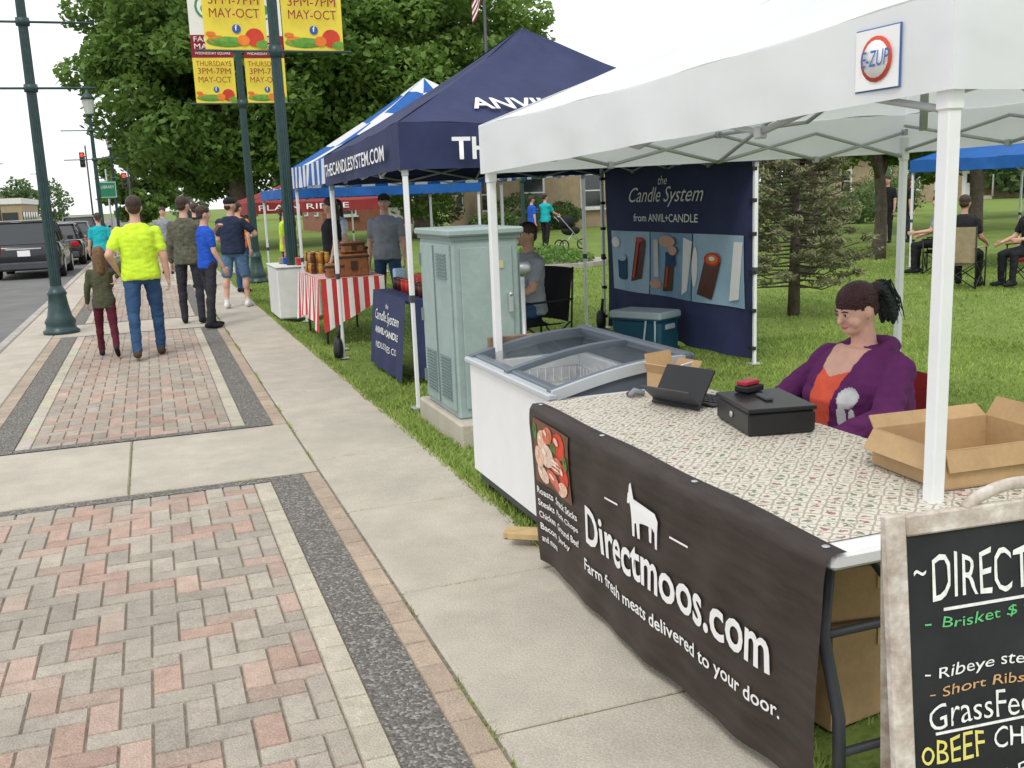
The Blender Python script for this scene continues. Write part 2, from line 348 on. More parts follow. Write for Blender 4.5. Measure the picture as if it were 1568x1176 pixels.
def spruce(name,loc,H,Rb,n):
    X,Y=loc; b=MB(); b.tube([(X,Y,0),(X+.02,Y,H*.5),(X,Y,H)],[.08,.055,.012],'bark',9); P=[];C=[]
    for i in range(n):
        z=H*(.13+.85*(i/n)); a=i*2.4+random.uniform(-.4,.4); Lr=Rb*(1-(i/n)**1.5)**.6*random.uniform(.6,1.12)+.08
        dr=V((math.cos(a),math.sin(a),0)); p0=V((X,Y,z)); p1=p0+dr*Lr*.55+V((0,0,-.02)); p2=p0+dr*Lr+V((0,0,.12))
        b.tube([p0,p1,p2],[.014,.009,.003],'bark',5)
        for q_ in range(6):
            t=random.uniform(.3,.95); s0=p0.lerp(p2,t); e_=s0+V((-dr.y,dr.x,0))*random.choice((-1,1))*.18*(1.2-t)+dr*.10; b.tube([s0,e_],[.005,.002],'bark',4)
            for _ in range(16): qq=s0.lerp(e_,random.uniform(.2,1.1)); P.append(qq+V([random.gauss(0,.02) for _ in range(3)])); k=random.random(); C.append((.17+.10*k,.175+.10*k,.10+.05*k))
        for j in range(int(26*Lr/Rb)+6):
            t=random.uniform(.5,1.02); q=p0.lerp(p2,t)
            for _ in range(2): P.append(q+V((random.gauss(0,.03),random.gauss(0,.03),random.gauss(0,.02)))); k=random.uniform(0,1); C.append((.17+.10*k,.185+.10*k,.095+.05*k))
    P=np.array(P); t=b.obj(name); npmesh('needles',leafverts(P,.040,.1,.28),4,np.repeat(np.array(C),4,0),'needle',t)
spruce('spruce_tree',(7.57,10.43),2.7,.98,120)
def treeline(name,segs,n,hmin,hmax,seed):
    r=np.random.default_rng(seed);P=[];C=[]
    for (xa,ya,xb,yb) in segs:
        L_=math.hypot(xb-xa,yb-ya); k=max(2,int(L_/5))
        for i in range(k):
            t=(i+r.uniform(0,1))/k; cx_=xa+(xb-xa)*t; cy_=ya+(yb-ya)*t; h=r.uniform(hmin,hmax)
            m=n
            d=r.normal(size=(m,3)); d/=np.linalg.norm(d,axis=1)[:,None]; q=r.uniform(.3,1,m)**.5
            P.append(np.array([cx_,cy_,h*.52])+d*q[:,None]*np.array([h*.42,h*.42,h*.5])*(1+.15*np.sin(d*7)))
            tt=r.uniform(0,1,m)[:,None]*.6+r.uniform(0,.4); C.append(np.array([.11,.18,.07])*(1-tt)+np.array([.18,.26,.11])*tt)
    P=np.concatenate(P);C=np.concatenate(C); return npmesh(name,leafverts(P,.38),4,np.repeat(C,4,0),'leaf')
treeline('distant_trees',[(28,75,120,60),(60,60,110,20),(-45,140,-14,190),(3,130,30,110),(-60,120,-30,170)],900,5,8,21)

# ------------------------------------------------ buildings
mat('tan_brick',(.38,.29,.19),.9,var=.15,scale=3,bump=.3,bscale=30); mat('roof_shingle',(.09,.085,.08),.95,var=.25,scale=6); mat('trim_white',(.7,.7,.68),.6,var=.04); mat('red_brick',(.28,.12,.08),.9,var=.2,scale=4,bump=.3,bscale=30)
mat('door_paint',(.75,.76,.75),.5,var=.04)
def house(name,x0,x1,y0,y1,h,rh,wall,doors=True,nst=2):
    e=empty(name)
    b=MB(); b.box(((x0+x1)/2,(y0+y1)/2,h/2-.1),(x1-x0,y1-y0,h+.2),wall); b.obj('walls',e)
    b=MB(); ov=.5; xm=(x0+x1)/2;ym=(y0+y1)/2
    base=[(x0-ov,y0-ov,h),(x1+ov,y0-ov,h),(x1+ov,y1+ov,h),(x0-ov,y1+ov,h)]; q=(y1-y0)/2*.8
    vs=base+[(x0+q,ym,h+rh),(x1-q,ym,h+rh)]; b.add(vs,[(0,1,5,4),(1,2,5),(2,3,4,5),(3,0,4),(3,2,1,0)],'roof_shingle'); b.obj('roof',e)
    b=MB(); b.box((xm,y0-ov,h-.1),(x1-x0+2*ov,.06,.2),'trim_white'); b.obj('fascia',e)
    bw=MB(); 
    def win(x,z,w_,h_,side=0):
        if side==0:
            bw.box((x,y0-.03,z),(w_+.24,.1,h_+.24),'trim_white',b=.02); bw.box((x,y0-.09,z),(w_,.04,h_),'glass_dark'); bw.box((x,y0-.12,z),(w_,.03,.06),'trim_white'); bw.box((x,y0-.09,z-h_/2-.16),(w_+.4,.2,.08),'trim_white')
        else:
            bw.box((x0-.03,x,z),(.1,w_+.24,h_+.24),'trim_white',b=.02); bw.box((x0-.09,x,z),(.04,w_,h_),'glass_dark'); bw.box((x0-.12,x,z),(.03,w_,.06),'trim_white')
    n=max(2,int((x1-x0)/2.6)); 
    for s in range(nst):
        for i in range(n):
            x=x0+(x1-x0)*(i+.5)/n
            if doors and s==0 and i==n//2: continue
            win(x,1.75+2.9*s,1.0,1.5)
        m=max(2,int((y1-y0)/3.4))
        for i in range(m): win(y0+(y1-y0)*(i+.5)/m,1.75+2.9*s,1.,1.5,1)
    bw.obj('windows',e)
    if doors:
        x=x0+(x1-x0)*(n//2+.5)/n; b=MB(); b.box((x,y0-.04,1.15),(1.3,.12,2.5),'trim_white',b=.02); b.box((x,y0-.11,1.08),(.95,.05,2.1),'door_paint',b=.01); b.box((x,y0-.14,1.6),(.6,.02,.7),'glass_dark'); b.box((x,y0-.7,.12),(2,1.4,.26),'concrete'); b.obj('door',e)
        b=MB(); b.box((x,y0-.8,2.75),(2.2,1.6,.14),'trim_white'); b.cyl((x-.95,y0-1.45,.2),(x-.95,y0-1.45,2.7),.07,.07,'trim_white'); b.cyl((x+.95,y0-1.45,.2),(x+.95,y0-1.45,2.7),.07,.07,'trim_white'); b.obj('porch',e)
house('brick_house',16,28.5,45,54,5.6,1.6,'tan_brick')
house('brick_house',9.5,15,58,66,4.4,2.4,'red_brick')
house('brick_building',50,66,60,70,3.6,1.4,'tan_brick',True,1)
def shop(name,x0,x1,y0,y1,h,wall,band):
    b=MB(); b.box(((x0+x1)/2,(y0+y1)/2,h/2-.1),(x1-x0,y1-y0,h),wall); b.box(((x0+x1)/2,y0-.05,h-.5),(x1-x0+.3,.3,.7),band); b.box((x1+.05,(y0+y1)/2,h-.5),(.3,y1-y0,.7),band)
    n=int((x1-x0)/2.5)
    for i in range(n): b.box((x0+(i+.5)*(x1-x0)/n,y0-.04,1.3),(1.8,.1,1.6),'glass_dark')
    for i in range(int((y1-y0)/3)): b.box((x1+.04,y0+(i+.5)*3,1.3),(.1,2.,1.6),'glass_dark')
    b.obj(name)
mat('shop_red',(.45,.04,.03),.6,var=.1)
shop('store_building',-30,-16,92,104,3.6,'trim_white','shop_red')
shop('store_building',-46,-30,120,140,4.5,'red_brick','trim_white')
shop('store_building',-26,-15,140,160,4,'tan_brick','trim_white')
# ------------------------------------------------ street lamps
def lamp_post(b,x,y,h,r=.075):
    b.lathe((x,y,0),[(.235,0),(.24,.04),(.20,.07),(.19,.12),(.205,.16),(.16,.24),(.13,.40),(.115,.52),(.13,.55),(.115,.58),(r,.66)],'lamp_green',16)
    rings=[]
    for z,k in((.66,1.),(h,.72)): rings.append([V((x+r*k*(1 if j%2 else .86)*math.cos(2*math.pi*j/32),y+r*k*(1 if j%2 else .86)*math.sin(2*math.pi*j/32),z)) for j in range(32)])
    b.loft(rings,'lamp_green',True,False)
mat('lantern_glass',(.75,.76,.74),.3,var=.04,trans=.4)
def lantern(b,x,y,z):
    b.lathe((x,y,z),[(.06,-.05),(.10,0),(.14,.05),(.05,.06)],'lamp_green'); b.lathe((x,y,z),[(.12,.06),(.19,.45),(.18,.5)],'lantern_glass',8,False); b.lathe((x,y,z),[(.23,.5),(.15,.62),(.06,.7),(.03,.8),(.01,.86)],'lamp_green')
def street_lamp(x,y,h,arms=(),ln=True,name='street_lamp'):
    b=MB(); lamp_post(b,x,y,h)
    if ln: lantern(b,x,y,h)
    for z,x0,x1 in arms:
        b.cyl((x+x0,y,z),(x+x1,y,z),.016,.016,'lamp_green',8); b.lathe((x,y,z-.05),[(.085,0),(.09,.05),(.085,.1)],'lamp_green')
    return b.obj(name)
street_lamp(-1.29,14.87,5.6,((4.12,-.95,.85),(3.28,-1.0,.80)))
street_lamp(-1.42,34.7,4.65,((4.2,-.9,.5),(3.3,-.9,.9)))
street_lamp(-1.45,54,4.75,((4.3,-.9,.5),(3.3,-.9,.9)))
street_lamp(11.77,31.08,2.1,(),True)
mat('ban_yellow',(.82,.66,.07),.7,var=.03,trans=.1); mat('ban_red',(.26,.01,.03),.7,var=.06); mat('ban_white',(.78,.77,.70),.7,var=.03); mat('ban_orange',(.75,.20,.03),.7,var=.2,scale=9); mat('ban_green',(.12,.30,.04),.7,var=.3,scale=12); mat('fb_blue',(.03,.09,.35),.5,var=.05); mat('tomato',(.55,.04,.015),.5,var=.2); mat('logo_green',(.05,.25,.10),.6,var=.1)
def banner(par,x0,w_,y,zb,ht=2.25):
    P=lambda u,v:(x0+w_*u,y+.03*math.sin(u*3+v*4),zb+ht*v)
    b=MB(); b.grid(P,6,20,lambda i,j:('ban_yellow' if j<8 else 'ban_red' if j<12 else 'ban_white')); 
    yo=y-.035
    def disc(cx_,cz,rx,rz,m,dy=0): b.add([(x0+w_*min(.99,max(.01,cx_+rx*math.cos(t*math.pi/8))),P(cx_+rx*math.cos(t*math.pi/8),cz/ht)[1]-.006-dy,zb+cz+rz*math.sin(t*math.pi/8)) for t in range(16)],[tuple(range(16))],m)
    disc(.35,.10,.33,.07,'ban_green'); disc(.2,.13,.15,.05,'ban_orange',.003); disc(.80,.16,.15,.12,'tomato',.006); disc(.62,.12,.10,.07,'ban_orange',.009); disc(.93,.07,.12,.05,'ban_green',.012); disc(.1,.2,.08,.03,'ban_orange',.01)
    disc(.52,.27,.07,.06,'fb_blue',.004); disc(.5,1.9,.34,.26,'logo_green'); disc(.5,1.9,.28,.22,'ban_white',.004); disc(.5,1.86,.2,.12,'logo_green',.008)
    b.obj('banner_sheet',par); 
    o=lambda cx_,cz:(x0+w_*cx_,yo-.012,zb+cz); u=(1,0,0);v=(0,0,1)
    text('f',o(.505,.235),u,v,'white_letter',par,h=.075,bold=.01,align='C',off=.012)
    text('MAY-OCT',o(.5,.40),u,v,'ban_red',par,w=w_*.8,h=.12,align='C')
    text('3PM-7PM',o(.5,.57),u,v,'ban_red',par,w=w_*.8,h=.12,align='C')
    text('THURSDAYS',o(.5,.73),u,v,'ban_red',par,w=w_*.86,h=.10,align='C')
    text('WEDNESDAY SQUARE',o(.5,.95),u,v,'ban_white',par,w=w_*.86,h=.06,align='C')
    text('MARKET',o(.5,1.07),u,v,'ban_white',par,w=w_*.86,h=.10,align='C')
    text('FARMERS',o(.5,1.21),u,v,'ban_white',par,w=w_*.86,h=.10,align='C')
def banner_pole(x,y,zb):
    b=MB(); lamp_post(b,x,y,6.2,.085); lantern(b,x,y,6.2)
    for z in(zb-.02,zb+2.27): b.cyl((x-1.05,y,z),(x+1.05,y,z),.016,.016,'lamp_green',8)
    b.lathe((x,y,zb-.1),[(.09,0),(.095,.08),(.09,.16)],'lamp_green')
    p=b.obj('banner_lamp_post'); banner(p,x-.92,.82,y,zb); banner(p,x+.12,.82,y,zb)
banner_pole(1.87,14.3,3.72)
banner_pole(2.10,22.,3.78)
b=MB(); fx,fy=12.05,35; b.cyl((fx,fy,0),(fx,fy,9.9),.07,.05,'dark_grey')
for j in range(7): b.grid(lambda u,v:(fx-.05-1.0*u*.42,fy-.1+.12*math.sin(u*7),9.4-.95*u-.11*(j+v)),8,1,'ban_red' if j%2==0 else 'white_letter')
b.grid(lambda u,v:(fx-.05-.4*u*.42,fy-.12,9.4-.38*u-.44*v),3,2,'fb_blue'); b.ell((fx,fy,9.95),(.09,.09,.09),'ban_orange')
b.obj('flag_pole')

# ------------------------------------------------ tents
def tent(name,C,zb,zt,peak,mr,mv,leg='white_metal',check=None,legr=.019,bags=(),stripes=None,foot=True,brk='grey_tube'):
    e=empty(name)
    cx_=sum(c[0] for c in C)/4; cy_=sum(c[1] for c in C)/4; A=V((cx_,cy_,peak))
    b=MB(); ex=1.028
    E=[V((cx_+(c[0]-cx_)*ex,cy_+(c[1]-cy_)*ex,zt if not isinstance(zt,(list,tuple)) else zt[i])) for i,c in enumerate(C)]
    zbs=zb if isinstance(zb,(list,tuple)) else [zb]*4
    for i in range(4):
        p,q=E[i],E[(i+1)%4]
        def f(u,v,p=p,q=q):
            c=p.lerp(q,u).lerp(A,v); c.z-=.075*math.sin(math.pi*v)*(.45+.55*math.sin(math.pi*u))+.02*math.sin(math.pi*u)*(1-v); c.z+=.006*math.sin(u*23+v*9)+.012*noise.noise(c*3.)*min(1,v*6)*min(1,(1-v)*6)*min(1,u*6,(1-u)*6)
            return c
        b.grid(f,24,18,(lambda a,c,i=i:check[(a//8+c//5)%2]) if check else mr)
        d=(q-p); nrm=V((d.y,-d.x,0)).normalized()
        if nrm.dot(V((cx_,cy_,0))-V((p.x,p.y,0)))>0: nrm=-nrm
        def g(u,v,p=p,q=q,nrm=nrm,i=i):
            c=p.lerp(q,u); c.z-=.02*math.sin(math.pi*u); zbot=zbs[i]+(zbs[(i+1)%4]-zbs[i])*u; c.z+= (zbot-c.z)*v
            return c+nrm*(.004*math.sin(math.pi*u)+(.014*v*math.sin(u*17+i)+.009*v*math.sin(u*41+v*2))*math.sin(math.pi*u)+.01*v*math.sin(math.pi*u))
        b.grid(g,48,5,(lambda a,c:stripes[(a//3)%2]) if stripes else mv)
    b.obj('canopy',e)
    b=MB()
    for i,c in enumerate(C):
        z=zbs[i]+.10
        if brk=='white_metal': b.box((c[0],c[1],z/2),(2*legr,2*legr,z),leg,b=.004)
        else:
            b.box((c[0],c[1],.55),(2*legr*.8,2*legr*.8,1.1),leg,b=.004); b.box((c[0],c[1],(.85+z)/2),(2*legr,2*legr,z-.85),leg,b=.004)
            b.box((c[0],c[1],.87),(legr*2.4,legr*2.4,.06),'dark_grey' ,b=.006)
        b.box((c[0],c[1],z-.12),(legr*2.5,legr*2.5,.06),'grey_tube' if brk!='white_metal' else 'white_metal',b=.006)
        if foot: b.box((c[0],c[1],.006),(.11,.11,.012),'grey_tube',b=.003)
        if i in bags: b.tube([(c[0]-.05,c[1],.01),(c[0]-.05,c[1],.08),(c[0]-.05,c[1],.18),(c[0]-.04,c[1],.22)],[.045,.055,.05,.03],'black',8,flat=1.5); b.tube([(c[0]-.04,c[1],.21),(c[0]-.02,c[1],.36)],[.018,.018],'black',6)
    for i in range(4):
        p,q=V((*C[i],0)),V((*C[(i+1)%4],0)); n=4; za=(zbs[i]+zbs[(i+1)%4])/2
        for k in range(n):
            a=p.lerp(q,k/n);c=p.lerp(q,(k+1)/n)
            z0,z1=(za+.16,za-.0)
            b.cyl((a.x,a.y,z0 if k%2==0 else z1),(c.x,c.y,z1 if k%2==0 else z0),.011,.011,'grey_tube',6)
            b.cyl((a.x,a.y,z1 if k%2==0 else z0),(c.x,c.y,z0 if k%2==0 else z1),.011,.011,'grey_tube',6)
            b.box((c.x,c.y,z0 if k%2 else z1),(.035,.035,.04),'grey_tube',b=.005)
        m=p.lerp(q,.5); ctr=V((cx_,cy_,0))
        for k in range(2):
            a=m.lerp(ctr,k/2);c=m.lerp(ctr,(k+1)/2); lf=(peak-za)*.35
            b.cyl((a.x,a.y,za+.16+lf*k/2),(c.x,c.y,za+lf*(k+1)/2),.011,.011,'grey_tube',6); b.cyl((a.x,a.y,za+lf*k/2),(c.x,c.y,za+.16+lf*(k+1)/2),.011,.011,'grey_tube',6)
    b.cyl((cx_,cy_,zbs[0]),(cx_,cy_,peak-.01),.018,.018,'grey_tube',8)
    b.obj('frame',e); return e,E
wt,WE=tent('white_canopy_tent',[(1.955,2.05),(1.76,5.12),(4.75,5.37),(4.95,2.15)],[1.84,1.745,1.80,1.83],[2.08,2.0,2.05,2.08],2.74,'white_canvas','white_canvas',legr=.021,brk='white_metal')
nv,NE=tent('navy_canopy_tent',[(1.86,7.41),(1.80,10.30),(5.08,10.75),(5.15,7.68)],[1.85,1.80,1.84,1.84],[2.2,2.1,2.2,2.2],3.17,'navy_canvas','navy_canvas',bags=(1,2))
bt,_=tent('blue_white_canopy_tent',[(1.92,10.95),(1.95,13.9),(4.95,13.95),(4.95,11.0)],1.84,2.12,3.13,None,'white_canvas',check=('blue_canvas','white_canvas'),stripes=('blue_canvas','white_canvas'))
tent('blue_canopy_tent',[(2.0,15.2),(1.95,18.1),(5.,18.1),(5.,15.2)],1.72,1.88,2.1,'blue_canvas','blue_canvas')
rt,_=tent('red_canopy_tent',[(2.1,22.6),(1.9,25.8),(5.,25.8),(5.1,22.6)],1.45,1.70,2.3,'red_canvas','red_canvas')
tent('blue_canopy_tent',[(13.7,12.0),(13.5,15.),(16.6,15.4),(16.8,12.3)],1.76,1.98,2.7,'blue_canvas','blue_canvas')
text('PLAIN RIDGE',(2.3,22.5,1.52),(1,0,0),(0,0,1),'white_letter',rt,w=2.0,h=.12,off=.03)
text('THECANDLESYSTEM.COM',(1.745,10.12,1.88),(.02,-1,0.02),(0,0,1),'white_letter',nv,w=2.45,h=.12,off=.03,bold=.01)
text('THE CANDLE SYSTEM',(3.40,7.44,1.91),(1,.08,0),(0,0,1),'white_letter',nv,w=2.4,h=.17,align='C',off=.05,bold=.02)
n0=((NE[3]-NE[0]).cross(V((3.46,9.05,3.17))-NE[0])).normalized(); uu=(NE[3]-NE[0]).normalized(); vv=n0.cross(uu)
text('ANVIL+CANDLE',(NE[0]+NE[3])/2+vv*.20-uu*.05,uu,vv,'white_letter',nv,w=1.9,h=.19,align='C',off=.005,bold=.02)
b=MB(); mat('patch_blue',(.06,.14,.4),.6,var=.05); mat('patch_red',(.6,.08,.04),.6,var=.05)
px=1.905; py=2.25; pz=1.945
b.box((px-.012,py,pz),(.003,.165,.165),'patch_blue',rz=3.3,b=.0); b.box((px-.016,py,pz),(.003,.157,.157),'white_letter',rz=3.3)
b.tube([(px-.018,py,pz),(px-.021,py,pz)],.060,'patch_red',20); b.tube([(px-.021,py,pz),(px-.023,py,pz)],.049,'white_letter',20)
pt=b.obj('brand_patch',wt); text('E-ZUP',(px-.028,py+.050,pz-.02),(0,-1,0),(0,0,1),'patch_blue',pt,w=.11,h=.042,off=0,bold=.005,shear=.2)

# ------------------------------------------------ backdrop
mat('photo_blue',(.25,.42,.58),.5,col2=(.42,.58,.70),scale=1.6); mat('photo_blue2',(.12,.28,.46),.5,col2=(.3,.47,.63),scale=1.6); mat('jar_brown',(.08,.022,.015),.3,var=.3); mat('jar_lid',(.6,.6,.6),.4,var=.1)
be=empty('backdrop_banner')
def BP(s,z):
    y=10.72-s; x=5.11+.012*s+.03*math.sin(s*5+z*2)*(1-.4*z)+(.06*math.sin(s*9)*(max(0,.5-z))**1)
    return V((x,y,z))
b=MB(); b.grid(lambda u,v:BP(3.03*u,.03+1.85*v),60,24,'navy_canvas'); b.obj('cloth',be)
def flat(b,pts,m,off): b.add([BP(s,z)-V((off,0,0)) for s,z in pts],[tuple(range(len(pts)))],m)
b=MB()
for k in range(3):
    s0=.16+k*.92; s1=s0+.90
    b.grid(lambda u,v:BP(s0+(s1-s0)*u,.50+.68*v)-V((.012,0,0)),12,4,'photo_blue' if k%2==0 else 'photo_blue2')
def disc(s,z,rs,rz,m,off,n=16): flat(b,[(s+rs*math.cos(2*math.pi*i/n),z+rz*math.sin(2*math.pi*i/n)) for i in range(n)],m,off)
def rect(s0,s1,z0,z1,m,off,sk=0): flat(b,[(s0,z0),(s1,z0+sk),(s1,z1+sk),(s0,z1)],m,off)
def slab(pts,m,off): flat(b,pts,m,off)
rect(.35,.60,.66,.88,'denim',.022); disc(.475,.66,.125,.035,'denim',.023); disc(.475,.88,.125,.04,'photo_blue',.028)
slab([(.70,.62),(.92,.66),(.99,1.08),(.80,1.12)],'jar_brown',.022); slab([(.74,.66),(.79,.67),(.88,1.08),(.84,1.09)],'tomato',.028); disc(.3,1.05,.12,.06,'white_letter',.022); disc(.88,1.09,.07,.03,'tomato',.03)
slab([(1.34,.55),(1.56,.57),(1.66,.98),(1.46,.98)],'jar_brown',.022); slab([(1.40,.6),(1.44,.6),(1.54,.9),(1.50,.91)],'tomato',.028); rect(1.46,1.68,.82,.97,'denim',.034,.02); disc(1.5,1.09,.2,.06,'skin',.034); disc(1.64,1.0,.1,.05,'skin',.038); slab([(1.80,.55),(1.92,.6),(2.0,1.1),(1.84,1.14)],'white_letter',.022); rect(1.16,1.26,.7,1.1,'jar_lid',.022); disc(1.2,.62,.12,.05,'skin',.022)
slab([(2.10,.58),(2.34,.54),(2.48,.92),(2.22,.96)],'jar_brown',.022); disc(2.35,.94,.14,.065,'tomato',.03); disc(2.35,.94,.10,.045,'ban_orange',.034); disc(2.35,.945,.05,.022,'white_letter',.038); slab([(2.62,.55),(2.80,.58),(2.90,1.12),(2.74,1.12)],'white_letter',.022); disc(2.05,.85,.05,.2,'white_letter',.022)
b.obj('photo_print',be)
def btxt(s,sc,z,h,w_,**k): text(s,(0,0,0),(1,0,0),(0,0,1),'white_letter',be,w=w_,h=h,align='C',fn=lambda x,y:BP(sc+x,z+y)-V((.015,0,0)),**k)
btxt('the',1.4,1.68,.09,.2,shear=.3); btxt('Candle System',1.4,1.45,.21,1.55,shear=.45); btxt('from ANVIL+CANDLE',1.4,1.29,.085,1.35,bold=.01)
b=MB(); 
for z in(.15,.5,.85,1.2,1.5,1.78): b.box((5.13,7.69,z),(.05,.07,.035),'black',b=.005); b.box((5.08,10.74,z),(.05,.06,.035),'black',b=.005)
b.obj('clips',be)

# ------------------------------------------------ utility cabinet
e=empty('utility_cabinet')
b=MB(); b.box((2.16,6.60,.05),(.72,1.08,.2),'concrete',b=.015); b.obj('pad',e)
b=MB(); b.box((2.07,6.6,.76),(.46,.80,1.22),'cabinet_paint',b=.012); b.box((2.07,6.6,1.40),(.53,.87,.045),'cabinet_paint',b=.015); b.box((2.07,6.6,1.365),(.49,.83,.03),'cabinet_dark')
x_=1.838
b.box((x_-.005,6.6,.76),(.016,.72,1.12),'cabinet_paint',b=.006)
for k in range(14):
    for yy in(6.42,6.78): b.box((x_-.017,yy,.27+k*.022),(.012,.24,.010),'cabinet_dark')
for k in range(8): b.box((x_-.017,6.42,1.10+k*.022),(.012,.24,.010),'cabinet_dark')
b.box((x_-.017,6.6,.76),(.012,.01,1.10),'cabinet_dark'); b.box((2.07,6.19,.76),(.36,.016,1.08),'cabinet_paint',b=.006); b.cyl((2.22,6.185,.98),(2.22,6.14,.98),.013,.013,'alu'); b.box((2.22,6.155,.92),(.03,.03,.12),'alu',b=.004)
for z in(.35,.8,1.2): b.box((x_-.018,6.95,z),(.02,.02,.09),'cabinet_dark')
b.box((2.14,6.178,1.18),(.09,.006,.05),mat('sticker',(.55,.5,.3),.6)); b.obj('body',e)
b=MB(); b.box((2.33,6.62,.70),(.055,.6,1.1),'cabinet_dark',b=.01); b.obj('side_enclosure',e)
b=MB(); b.tube([(2.02,6.0,.0),(1.94,6.03,.03),(1.90,6.05,.12),(1.93,6.12,.17)],.008,'white_paint',6); b.obj('cable',e)

# ------------------------------------------------ freezer
mat('freezer_white',(.80,.81,.82),.35,var=.03,spec=.5); mat('freezer_grey',(.13,.155,.19),.35,var=.08); mat('freezer_trim',(.5,.53,.56),.35,var=.05); mat('glass_clear',(.14,.18,.20),.04,var=.02,alpha=.28,spec=1.)
e=empty('chest_freezer')
X0,X1,Y0,Y1=1.60,2.30,3.95,5.16
b=MB(); b.box(((X0+X1)/2,(Y0+Y1)/2,.08),(X1-X0-.06,Y1-Y0-.06,.06),'dark_grey')
t=.05; H0=.10;HT=.725
b.box((X0+t/2,(Y0+Y1)/2,(H0+HT)/2),(t,Y1-Y0,HT-H0),'freezer_white',b=.012); b.box((X1-t/2,(Y0+Y1)/2,(H0+HT)/2),(t,Y1-Y0,HT-H0),'freezer_white',b=.012)
b.box(((X0+X1)/2,Y0+t/2,(H0+HT)/2),(X1-X0-2*t,t,HT-H0),'freezer_white',b=.006); b.box(((X0+X1)/2,Y1-t/2,(H0+HT)/2),(X1-X0-2*t,t,HT-H0),'freezer_white',b=.006); b.box(((X0+X1)/2,(Y0+Y1)/2,.2),(X1-X0-2*t,Y1-Y0-2*t,.04),'white_paint')
for cx_ in(X0+.08,X1-.08):
    for cy_ in(Y0+.1,Y1-.1): b.cyl((cx_-.02,cy_,.035),(cx_+.02,cy_,.035),.04,.04,'black',12)
b.obj('body',e)
b=MB()
def rim(x): return .735+.115*math.sin(math.pi*min(1,(x*.5+.04)))
def strip(y0,y1,m,dz=0.,th=.02):
    n=12; up_=[[V((X0+(X1-X0)*i/n,y,rim(i/n)+dz)) for y in(y0,y1)] for i in range(n+1)]
    b.loft([[p[0],p[1],p[1]-V((0,0,th)),p[0]-V((0,0,th))] for p in up_],m)
strip(Y0-.012,Y0+.012,'freezer_trim',.016,.05); strip(Y0+.012,Y0+.06,'freezer_grey',.012,.04); strip(Y1-.05,Y1+.01,'freezer_grey',.012,.05); strip((Y0+Y1)/2-.025,(Y0+Y1)/2+.025,'freezer_grey',.016,.03)
b.box((X0+.0,(Y0+Y1)/2,.738),(.05,Y1-Y0+.03,.03),'freezer_trim',b=.01); b.box((X0+.045,(Y0+Y1)/2,.752),(.05,Y1-Y0,.03),'freezer_grey',b=.008); b.box((X1-.01,(Y0+Y1)/2,.85),(.06,Y1-Y0+.03,.05),'freezer_grey',b=.015)
for ya in(Y0,Y1-.012): b.add([(X0,ya+.006,.72)]+[(X0+(X1-X0)*i/8,ya+.006,rim(i/8)) for i in range(9)]+[(X1,ya+.006,.72)],[tuple(range(11))],'freezer_grey')
b.add([(X1-.012,Y0,.72),(X1-.012,Y1,.72),(X1-.012,Y1,.84),(X1-.012,Y0,.84)],[(0,1,2,3)],'freezer_grey')
b.obj('rim',e)
b=MB()
for ya,yb,dz in((Y0+.05,(Y0+Y1)/2,.004),((Y0+Y1)/2-.0,Y1-.05,-.008)):
    b.grid(lambda u,v:(X0+.02+(X1-X0-.04)*u,ya+(yb-ya)*v,rim(u)+dz),14,2,'glass_clear')
b.obj('glass_lid',e)
b=MB()
def wire(p,q): b.cyl(p,q,.004,.004,'white_metal',5)
for (ya,yb) in((Y0+.08,(Y0+Y1)/2-.03),((Y0+Y1)/2+.03,Y1-.08)):
    xa,xb=X0+.08,X1-.08
    for k in range(12): x=xa+(xb-xa)*k/11; wire((x,ya,.66),(x,ya,.45));wire((x,yb,.66),(x,yb,.45)); wire((x,ya,.45),(x,yb,.45))
    for k in range(12): y=ya+(yb-ya)*k/11; wire((xa,y,.66),(xa,y,.45));wire((xb,y,.66),(xb,y,.45)); wire((xa,y,.45),(xb,y,.45))
    for z in(.66,.58,.5): wire((xa,ya,z),(xb,ya,z));wire((xa,yb,z),(xb,yb,z));wire((xa,ya,z),(xa,yb,z));wire((xb,ya,z),(xb,yb,z))
    for k in range(12): b.box((random.uniform(xa+.06,xb-.06),random.uniform(ya+.05,yb-.05),.48+random.uniform(0,.05)),(.11,.08,.04),random.choice(['white_paint','tomato','grey_shirt','jar_brown']),rz=random.uniform(0,180),b=.01)
b.obj('wire_basket',e)
b=MB(); mat('lumber',(.50,.36,.18),.85,var=.2,scale=8); b.box((2.0,5.19,.80),(.55,.03,.09),mat('dark_board',(.22,.15,.10),.85,var=.3,scale=12),b=.004); b.box((1.85,5.185,.37),(.04,.03,.74),'dark_board',b=.003); b.box((2.2,5.185,.37),(.04,.03,.74),'dark_board',b=.003); b.obj('wooden_rack')
b=MB(); b.box((1.60,4.22,.02),(.3,.09,.03),'lumber',rz=-30,b=.003); b.box((1.57,4.10,.055),(.28,.09,.03),'lumber',rz=-35,b=.003); b.obj('wood_plank')

